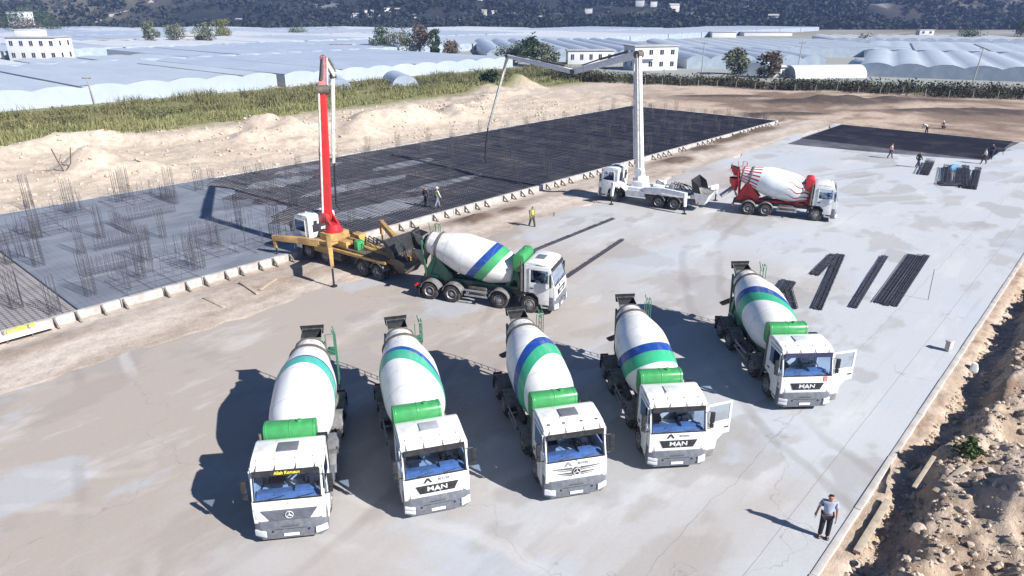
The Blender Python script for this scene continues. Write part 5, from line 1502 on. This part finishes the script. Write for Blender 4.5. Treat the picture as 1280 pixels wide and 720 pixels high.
treeat('small dark tree at the very edge of the far brown field', 1275, 46, 18, 16, 1, low=.05)
treeat('low dark bush among the greenhouses beside the reddish roofed shed', 1080, 56, 9, 24, 1, name='bush', cat='bush', low=0)
treeat('small round tree by the little white cubes far out among the greenhouses', 374, 47, 10, 20, 0, low=0)
treeat('dark tree to the side of the house on the wooded knoll', 18, 42, 24, 34, 1, low=0)
treeat('dark tall tree right in front of the house on the wooded knoll', 40, 38, 26, 26, 1, low=0)
treeat('dark spreading tree on the other side of the house on the wooded knoll', 62, 42, 22, 34, 1, low=0)
treeat('brown leafless tree rising behind the white three storey house', 33, 44, 18, 30, 3, low=0)
# weed bush on the bank, dry branch on the sand
u, w = UW(*G(1214, 566, .9))
t = thing('bush', 'small green bush growing on the stony dirt bank', 'bush', (*XY(u, w), bank(u, w)[0] - .05))
part('foliage', t, BUSHM, lambda b: crown(b, (0, 0, .35), .5, .38, 420, .075, random.Random(3), 9), None, smooth=False)
part('stem', t, TRUNK, lambda b: [b.tube((0, 0, -.1), (.3 * math.cos(k), .3 * math.sin(k), .45), .018, .008, 5) for k in range(6)] and None)
x, y = G(83, 224); u, w = UW(x, y)
t = part('dry_branch', None, TRUNK, lambda b: (b.path([(0, 0, 0), (-.5, .2, .9), (-1.1, .5, 2.2)], .06, 5), b.path([(0, 0, 0), (.6, .3, .8), (1.0, .2, 2.4)], .05, 5), b.path([(-.5, .2, .9), (-.2, .4, 1.7)], .03, 5)), None, (x, y, terrain(u, w)[0] - .1))
tag(t, 'bare forked branch sticking out of the pale sand slope', 'branch')

# ------------------------------------------------------------------ greenhouses
def nd_y(nt, tc):
    s_ = nd(nt, 'ShaderNodeSeparateXYZ'); nt.links.new(tc, s_.inputs[0]); return s_.outputs[1]
def film_mat(name, c, c2):
    m, nt, b = new_mat(name)
    tc = nd(nt, 'ShaderNodeTexCoord').outputs['Object']
    n = noisen(nt, tc, .045, 4, .6); n2 = noisen(nt, tc, .5, 5, .65, (1, .12, 1))
    k = mathn(nt, 'ADD', mathn(nt, 'MULTIPLY', ramp(nt, n, .35, .65), .6), mathn(nt, 'MULTIPLY', ramp(nt, n2, .35, .7), .4))
    rb = mathn(nt, 'LESS_THAN', mathn(nt, 'FRACT', mathn(nt, 'MULTIPLY', nd_y(nt, tc), .5)), .09)
    cc_ = mixc(nt, mathn(nt, 'MULTIPLY', rb, .22), mixc(nt, k, c, c2), tuple(x * .6 for x in c))
    n3 = noisen(nt, tc, .16, 5, .7, (1, .5, 1), (7, 7, 0))
    cc_ = mixc(nt, mathn(nt, 'MULTIPLY', ramp(nt, n3, .58, .70), .3), cc_, (.36, .38, .36))
    nt.links.new(cc_, b.inputs['Base Color']); b.inputs['Roughness'].default_value = .38
    return m
FILMS = [film_mat('plastic_film_pale', (.43, .475, .54), (.53, .57, .62)), film_mat('plastic_film_blue', (.37, .43, .52), (.49, .54, .61)), film_mat('plastic_film_white', (.60, .62, .64), (.70, .71, .72))]
FEND = pmat('film_end_wall', (.30, .36, .44), .4, 0, (.40, .45, .51), .5)
FSIDE = pmat('film_side_wall', (.66, .67, .68), .45, 0, (.54, .56, .59), .3)
GUT = pmat('gutter_dark', (.10, .12, .15), .6)
def greenhouse(label, ox, oy, ang, nsp, sw, depth, wall=2.6, rise=1.5, film=0, group=None, gut=3, seg=6, name='greenhouse', seed=0, endm=None):
    t = thing(name, label, 'greenhouse', (ox, oy, 0), ang, group)
    rr = random.Random(seed)
    def arc(x):   # height above wall
        q = (x / sw) % 1.0
        return rise * (1 - abs(2 * q - 1) ** 2.2)
    n = nsp * seg
    rows = [0, depth * .25, depth * .5, depth * .75, depth]
    def roof(b):
        vs = []; fs = []
        for y in rows:
            for i in range(n + 1):
                x = i * sw / seg
                k = arc(x) if i % seg else .05
                vs.append((x, y, wall + k + rr.uniform(-.05, .05)))
        m = n + 1
        for j in range(len(rows) - 1):
            for i in range(n):
                fs.append((j * m + i, j * m + i + 1, (j + 1) * m + i + 1, (j + 1) * m + i))
        b.add(vs, fs)
    part('roof', t, FILMS[film], roof, None, smooth=True, angle=60)
    for y in (.02, depth - .02):
        def ends(b):
            for k in range(nsp):
                top = [((k + i / seg) * sw, wall + (arc(i * sw / seg) if 0 < i < seg else .04)) for i in range(seg + 1)]
                pts = [(k * sw, 0)] + top + [((k + 1) * sw, 0)]
                vs = [(a, y, z) for a, z in pts]
                b.add(vs, [tuple(range(len(vs)))])
        part('end_wall', t, endm or FEND, ends, None, smooth=False)
    for x in (0, nsp * sw):
        part('side_wall', t, FSIDE, lambda b: b.box(x - .03, x + .03, 0, depth, 0, wall), None, smooth=False)
    if gut:
        part('gutter', t, GUT, lambda b: [b.box(k * sw - .30, k * sw + .30, .1, depth * rr.uniform(.75, .98), wall + .10, wall + .24) for k in range(1, nsp) if k % gut == gut - 1] and None, None, smooth=False)
        if not t.children[-1].data.vertices: bpy.data.objects.remove(t.children[-1])
    return t
# front row on the left, arch ends towards the site
def gh_uw(label, u, w, nsp, sw, depth, **k):
    x, y = XY(u, w); return greenhouse(label, x, y, A48, nsp, sw, depth, **k)
gh_uw('large low greenhouse block beside the reeds, nearest the white three storey house', -40, 141.5, 16, 7.6, 68, film=0, gut=4, seed=1, endm=FILMS[1], rise=.6, wall=2.8)
gh_uw('pale blue greenhouse block directly behind the tip of the red boom', 84, 142, 10, 7.4, 66, film=1, gut=3, seed=2, endm=FILMS[1], rise=.6, wall=2.6)
gg = 'greenhouse blocks across the far plain'
lab = 'low pale plastic greenhouse block on the plain between the nearer blocks and the hills'
_r = random.Random(14); cnt = 0
for wi, w0 in enumerate((214, 292, 368, 446, 522, 600, 676)):
    for ui in range(-8, 18):
        u0 = ui * 39 - 20 + wi * 11; dep = _r.uniform(64, 73); ns = 5
        cx, cy = XY(u0 + ns * 3.8, w0 + dep / 2)
        far = [XY(u0 + a, w0 + c) for a in (0, ns * 7.6) for c in (0, dep)]
        if max(p[1] for p in far) > 640 or min(p[1] for p in far) < 150: continue
        if abs(cx) > cy * .80 + 30: continue
        if any(p[0] > 30 and p[1] < 352 for p in far): continue
        if abs(cx + 156) < 30 and abs(cy - 243) < 30: dep = 24
        if cx > 230 and cy > 420 and _r.random() < .5: continue
        gh_uw(lab, u0, w0, ns, 7.6, dep, film=_r.choice((0, 0, 1, 2)), gut=_r.choice((0, 3)), group=gg, seg=4, seed=cnt, wall=2.6, rise=.45); cnt += 1
# behind the right boundary
greenhouse('greenhouse row with grey arched ends facing the site, behind the dark scrub', 88, 184.5, -.47, 8, 7.6, 75, film=0, seed=41, gut=0, rise=.85, wall=2.5)
greenhouse('greenhouse block with dull arched ends tucked between the balcony house and the white tunnel', 50, 208, .02, 6, 6.6, 48, film=1, seed=44, gut=0, rise=1.2)
greenhouse('wide greenhouse block directly behind the row with grey arched ends', 124, 258, -.47, 9, 7.6, 80, film=0, seed=45, gut=3, rise=.35)
greenhouse('greenhouse block at the outer side of the row with grey arched ends', 150, 152, -.47, 8, 7.6, 85, film=0, seed=46, gut=0, rise=.35)
greenhouse('far greenhouse block in front of the brown field', 150, 345, -.2, 12, 7.4, 50, film=2, seed=47, gut=0, rise=1.0)
greenhouse('long greenhouse block with a row of small arched ends behind the white tunnel', 60, 262, -.03, 11, 7.4, 80, film=0, seed=42, gut=0, rise=.8, wall=2.6)
greenhouse('long greenhouse strip behind the big white house', -8, 236, .10, 9, 7.2, 90, film=1, seed=43, gut=3, wall=2.6)
def tunnel(label, x, y, ang, L, r, film=2):
    t = thing('greenhouse', label, 'greenhouse', (x, y, 0), ang)
    part('roof', t, FILMS[film], lambda b: b.add([(xx, r * math.cos(PI * i / 14), r * .82 * math.sin(PI * i / 14)) for xx in (0, L / 3, 2 * L / 3, L) for i in range(15)], [(k * 15 + i, k * 15 + i + 1, (k + 1) * 15 + i + 1, (k + 1) * 15 + i) for k in range(3) for i in range(14)]), None, angle=60)
    for xx in (.03, L - .03):
        part('end_wall', t, FEND, lambda b: b.add([(xx, r * math.cos(PI * i / 14), r * .82 * math.sin(PI * i / 14)) for i in range(15)], [tuple(range(15))]), None, smooth=False)
    return t
tunnel('single bright white tunnel greenhouse lying lengthways beyond the scrub', *G(985, 97), .16, 19, 3.6)
tunnel('small grey ended tunnel greenhouse standing beside the bright white one', *G(1088, 90), 1.35, 14, 3.3, 1)
tunnel('grey tunnel greenhouse half hidden by the leafy trees beside the white gable', *G(945, 94), 1.2, 16, 3.8, 1)
tunnel('grey tunnel greenhouse at the back of the reeds, midway between both raised booms', *G(507, 108), 1.9, 14, 2.9, 1)
tunnel('grey tunnel greenhouse right beside the upper part of the red boom', *G(425, 112), 1.9, 14, 2.6, 1)

# ------------------------------------------------------------------ buildings
WALLW = pmat('house_white_render', (.66, .67, .69), .8, 0, (.64, .64, .63), .6)
WALLC = pmat('house_cream_render', (.60, .56, .50), .8, 0, (.50, .46, .42), .6)
ROOFG = pmat('flat_roof_grey', (.42, .43, .45), .8, 0, (.32, .32, .33), .8)
ROOFR = pmat('red_roof', (.32, .09, .06), .8, 0, (.24, .08, .06), 1.5)
ROOFT = pmat('sheet_roof', (.48, .46, .42), .6, 0, (.36, .34, .31), 1.2)
def house(label, x, y, ang, w, d, h, floors, nwin, wall=WALLW, roof='flat', roofm=None, name='house', z=0, group=None, cat='house', parapet=True, balcony=False, detail=True):
    t = thing(name, label, cat, (x, y, z), ang, group)
    part('wall', t, wall, lambda b: b.box(-w / 2, w / 2, -d / 2, d / 2, -1.5 if z else -.2, h), None, bevel=.03)
    if roof == 'flat':
        part('roof', t, roofm or ROOFG, lambda b: b.box(-w / 2 - .35, w / 2 + .35, -d / 2 - .35, d / 2 + .35, h + .003, h + .28), None, bevel=.03)
        if parapet:
            part('roof_room', t, wall, lambda b: (b.box(-w * .42, w * .05, -d * .1, d * .42, h + .283, h + 2.3), b.box(-w * .44, w * .07, -d * .12, d * .44, h + 2.303, h + 2.45)), None, bevel=.03)
    else:
        part('roof', t, roofm or ROOFR, lambda b: b.prism([(-d / 2 - .4, h + .003), (0, h + d * .22), (d / 2 + .4, h + .003)], -w / 2 - .4, w / 2 + .4, 0, 'x'), None)
    if detail:
        for f in range(floors):
            for k in range(nwin):
                xx = -w / 2 + w * (k + .5) / nwin; zz = h * (f + .32) / floors; hh = h / floors * .42; ww = w / nwin * .34
                for sd in (-1, 1):
                    wn = part('window', t, WIN, lambda b: b.box(-ww / 2, ww / 2, -.03, .03, 0, hh), ('win', round(ww, 2), round(hh, 2)), (xx, sd * (d / 2 + .012), zz))
                    part('frame', wn, wall, lambda b: (b.box(-ww / 2 - .08, ww / 2 + .08, -.05, .05, -.12, -.003), b.box(-.03, .03, -.05, .05, 0, hh)), ('winf', round(ww, 2), round(hh, 2), wall.name))
            for k in range(2):
                yy = -d / 2 + d * (k + .5) / 2; zz = h * (f + .32) / floors; hh = h / floors * .42
                for sd in (-1, 1):
                    part('window', t, WIN, lambda b: b.box(-.03, .03, -.45, .45, 0, hh), ('wins', round(hh, 2)), (sd * (w / 2 + .012), yy, zz))
        if balcony:
            for f in range(1, floors):
                part('balcony', t, wall, lambda b: (b.box(-w * .45, -w * .05, -d / 2 - 1.3, -d / 2 - .02, 0, .15), b.box(-w * .45, -w * .05, -d / 2 - 1.3, -d / 2 - 1.22, .153, 1.0)), ('bal', w, d), (0, 0, h * f / floors))
    return t
def houseat(label, px, py, ang, wpx, hpx, dfrac, floors, nwin, **k):
    x, y = G(px, py); s = FPX / (y * math.cos(PITCH) + CAMH * math.sin(PITCH))
    w = wpx / s; return house(label, x, y + w * dfrac / 2, ang, w, w * dfrac, hpx / s / .96, floors, nwin, **k)
houseat('white three storey house with a flat roof amid the pale greenhouses', 44, 77, .0, 62, 27, .55, 2, 5, balcony=False)
houseat('big white house with balconies and a wide flat roof right behind the white mast', 815, 88, .25, 58, 27, .6, 2, 4, balcony=True, parapet=False)
houseat('long low pale house with dark windows beside the bend of the white boom', 738, 80, .05, 58, 15, .35, 1, 5, parapet=False)
houseat('little white cube house standing out among the far greenhouses, the taller of two', 427, 66, 0, 27, 10, .7, 1, 2, parapet=False)
houseat('little white shed beside the cube house among the far greenhouses', 391, 64, 0, 22, 8, .7, 1, 2, parapet=False)
houseat('flat roofed open outbuilding with a rusty front among the left greenhouses', 140, 59, .0, 44, 8, .4, 1, 4, wall=WALLC, parapet=False, roofm=ROOFT)
houseat('pale house with a rust coloured roof tucked between the grey green trees', 238, 55, 0, 26, 9, .6, 1, 2, wall=WALLC, roof='gable', roofm=ROOFT)
houseat('white canopied packing shed with a dark opening behind the scrub', 1118, 92, -.2, 34, 10, .5, 1, 3, name='shed', cat='shed', parapet=False)
houseat('small white gable with narrow windows at the end of the bright tunnel', 972, 97, .1, 16, 12, .6, 1, 3, name='shed', cat='shed', roof='gable', roofm=WALLW)
houseat('small red roofed shed among the greenhouses beside a dark bush', 1048, 56, 0, 20, 5, .5, 1, 2, name='shed', cat='shed', roof='gable', wall=WALLC)
houseat('tiny white hut at the rim of the far brown field', 1158, 44, 0, 18, 6, .5, 1, 2, name='shed', cat='shed', parapet=False)
gl = 'low sheds far out on the plain'
for px, py, wp, hp in ((842, 45, 26, 5), (905, 47, 30, 6), (1010, 33, 20, 5), (795, 43, 16, 5), (420, 40, 22, 5), (690, 44, 50, 3), (1120, 52, 14, 4), (900, 38, 40, 4), (960, 45, 60, 4)):
    houseat('low pale shed far out on the plain, no bigger than a speck', px, py, 0, wp, hp, .5, 1, 3, name='shed', cat='shed', parapet=False, group=gl, detail=False)
# power poles
def pole(label, px, py, hpx, lean=0):
    x, y = G(px, py); s = FPX / (y * math.cos(PITCH) + CAMH * math.sin(PITCH)); h = hpx / s
    t = thing('utility_pole', label, 'utility pole', (x, y, 0))
    part('post', t, pmat('pole_grey', (.36, .34, .32), .8), lambda b: b.tube((0, 0, -.3), (lean * h, 0, h), .15, .09, 8))
    part('cross_arm', t, STEELD, lambda b: (b.box(lean * h - .8, lean * h + .8, -.05, .05, h - .5, h - .38), [b.tube((lean * h + q, 0, h - .38), (lean * h + q, 0, h - .2), .04, .04, 6) for q in (-.7, 0, .7)]))
pole('slanting grey utility pole beside the near arched greenhouse row', 1216, 103, 42, .08)
pole('grey utility pole at the end of the bright white tunnel', 995, 96, 42, .05)
pole('grey utility pole leaning over the reeds in front of the large left block', 119, 130, 34, -.12)
pole('thin grey utility pole beside the big white house with balconies', 877, 90, 36, 0)
pole('thin grey utility pole between the big white house and the next pole', 866, 84, 20, 0)

# ------------------------------------------------------------------ hills
def hill_h(x, y):
    y0 = 640 - 18 * math.sin(x * .006) + (40 if x > 250 else 0) * sstep(250, 420, x)
    t = max(0, y - y0)
    return -2 + .155 * t * (1 + .35 * fbm(x * .004, y * .004, 1)) + 14 * sstep(0, 120, t) * (.4 + fbm(x * .008, y * .008, 3)) + (5 * fbm(x * .03, y * .03, 7)) * sstep(0, 60, t)
V = []; F = []; Cc = []
xs = [-760 + 11 * i for i in range(140)]; ys = [590 + 9 * i for i in range(70)]
for x in xs:
    for y in ys:
        n = fbm(x * .02, y * .02, 11, 5); m_ = fbm(x * .006, y * .006, 4)
        c = lerp3((.015, .019, .020), (.040, .040, .038), max(0, min(1, .35 + n)))
        c = lerp3(c, (.30, .29, .30), .8 * max(0, min(1, (n + .7 * m_ - .42) * 3)))
        if x < -330: c = lerp3(c, (.16, .15, .11), .6 * sstep(-300, -420, x))
        if x > 330: c = lerp3(c, (.15, .13, .10), .6 * sstep(330, 480, x))
        V.append((x, y, hill_h(x, y))); Cc.append(c)
ny = len(ys)
for i in range(len(xs) - 1):
    for j in range(ny - 1):
        a = i * ny + j; F.append((a, a + ny, a + ny + 1, a + 1))
hm = bpy.data.objects.new('hills', col_mesh('hills', V, F, Cc, soil_mat('hill_ground', .04, .3, .45, .5, 3))); COL.objects.link(hm); hm['kind'] = 'structure'
# wood on the hillside
b = MB(); _r = random.Random(9)
k = 0
while k < 13000:
    x = _r.uniform(-560, 640); y = 628 + 330 * _r.random() ** 1.8
    if fbm(x * .012, y * .012, 21) + .45 < _r.random() * .75 and y > 680: continue
    if abs(x) > y * .82: continue
    if x < -290 and _r.random() < .7: continue
    z = hill_h(x, y); h = _r.uniform(3, 7.5); r = _r.uniform(2.0, 4.2)
    for q in range(9):
        d = Vector((_r.gauss(0, .5), _r.gauss(0, .5), _r.uniform(0, 1)))
        p = Vector((x + d.x * r, y + d.y * r, z + h * (.25 + .7 * d.z))); s = r * _r.uniform(.35, .65)
        ax = Vector((_r.gauss(0, 1), _r.gauss(0, 1), _r.gauss(0, .4))).normalized(); ay = ax.cross(Vector((_r.gauss(0, 1), _r.gauss(0, 1), _r.gauss(0, 1)))).normalized()
        b.add([p - ax * s, p + ay * s, p + ax * s, p - ay * s], [(0, 1, 2, 3)])
    k += 1
me = b.mesh('woodland', leaf_mat('woodland_leaf', (.013, .018, .016), (.028, .034, .026), .02), smooth=False)
o = bpy.data.objects.new('woodland', me); COL.objects.link(o); o['kind'] = 'stuff'; tag(o, 'dark wood covering the hillside behind the plain', 'woodland')
# village houses on the slope
vg = 'houses scattered over the far hillside'
for k, (px, dy, wp) in enumerate(((436, 60, 9), (447, 52, 8), (462, 66, 11), (478, 58, 8), (486, 70, 10), (500, 62, 9), (520, 40, 7), (575, 20, 8), (598, 85, 12), (604, 60, 9), (618, 42, 8), (640, 38, 9), (655, 30, 8), (668, 26, 7), (676, 22, 8), (798, 80, 10), (815, 55, 8), (840, 46, 12), (860, 28, 9), (874, 20, 8), (905, 34, 8), (430, 6, 9), (700, 10, 8), (965, 16, 12), (300, 45, 7), (735, 70, 9))):
    y = 652 + dy * 1.0; x = (px - 640) / FPX * (y * math.cos(PITCH) + CAMH * math.sin(PITCH)); w = wp * (y * .93) / FPX
    house('small pale house on the dark wooded hillside', x, y, _r.uniform(-.4, .4), w, w * .7, w * .55, 1, 2, z=hill_h(x, y) + .6, group=vg, parapet=False, detail=False, roof=_r.choice(('flat', 'gable')), roofm=_r.choice((ROOFT, ROOFG)), wall=_r.choice((WALLW, WALLC)))
y = 668; x = (32 - 640) / FPX * (y * .9285 + 6)
house('pale house on a wooded knoll behind the white three storey house', *G(30, 40), 0, 14, 9, 8, 2, 3, parapet=False, z=6)
tr_pts = []
# track up the left hillside
b = MB(); P = []
for i in range(16):
    y = 640 + i * 9; x = -392 + i * 1.8 + 3 * math.sin(i * .6); P.append((x, y, hill_h(x, y) + .35))
for p, q in zip(P, P[1:]):
    b.add([(p[0] - 2.6, p[1], p[2]), (p[0] + 2.6, p[1], p[2] + .0), (q[0] + 2.6, q[1], q[2]), (q[0] - 2.6, q[1], q[2])], [(0, 1, 2, 3)])
o = bpy.data.objects.new('track', b.mesh('track', pmat('pale_track', (.42, .40, .37), .9, 0, (.34, .31, .28), .2))); COL.objects.link(o); o['kind'] = 'structure'
# ------------------------------------------------------------------ camera, light
cd = bpy.data.cameras.new('camera'); cam = bpy.data.objects.new('camera', cd); COL.objects.link(cam)
cam.location = (0, 0, CAMH); cam.rotation_euler = (R(90) - PITCH, 0, 0)
cd.sensor_width = 36; cd.lens = FPX / 1280 * 36; cd.clip_end = 5000; cd.clip_start = .3
sc.camera = cam
SUN_EL = R(35); sdir = Vector((.82, -.57, 0)).normalized()      # towards the sun, on the ground
sl = bpy.data.lights.new('sun', 'SUN'); so = bpy.data.objects.new('sun', sl); COL.objects.link(so)
sl.energy = 5.0; sl.angle = R(.53); sl.color = (1.0, .965, .915)
sv = Vector((sdir.x * math.cos(SUN_EL), sdir.y * math.cos(SUN_EL), math.sin(SUN_EL)))
so.rotation_euler = sv.to_track_quat('Z', 'Y').to_euler(); so.location = (30, -30, 60)
wd = bpy.data.worlds.new('World'); sc.world = wd; wd.use_nodes = True
nt = wd.node_tree; bg = nt.nodes['Background']
sky = nt.nodes.new('ShaderNodeTexSky'); sky.sky_type = 'NISHITA'; sky.sun_disc = False
sky.sun_elevation = SUN_EL; sky.sun_rotation = math.atan2(sdir.x, sdir.y)
sky.altitude = 400; sky.air_density = .7; sky.dust_density = 0; sky.ozone_density = 5.0
nt.links.new(sky.outputs[0], bg.inputs[0]); bg.inputs[1].default_value = .062
HAZE = True
if HAZE:
    m = bpy.data.materials.new('haze_air'); m.use_nodes = True; n = m.node_tree
    n.nodes.remove(n.nodes['Principled BSDF'])
    pv = n.nodes.new('ShaderNodeVolumePrincipled'); pv.inputs['Color'].default_value = (.36, .52, 1.0, 1); pv.inputs['Density'].default_value = .00024; pv.inputs['Anisotropy'].default_value = .0
    n.links.new(pv.outputs[0], n.nodes['Material Output'].inputs['Volume'])
    b = MB(); b.box(-2200, 2600, -1400, 2700, -4.5, 190)
    hz = bpy.data.objects.new('haze', b.mesh('haze', m, smooth=False)); COL.objects.link(hz); hz['kind'] = 'stuff'
    tag(hz, 'thin bluish haze lying over the plain and the hills', 'haze')
sc.view_settings.view_transform = 'Standard'; sc.view_settings.look = 'None'
sc.view_settings.exposure = .82; sc.view_settings.gamma = 1.0; sc.view_settings.use_curve_mapping = False
sc.cycles.max_bounces = 5; sc.cycles.diffuse_bounces = 2; sc.cycles.glossy_bounces = 2; sc.cycles.transparent_max_bounces = 8; sc.cycles.volume_bounces = 0
sc.cycles.use_denoising = True
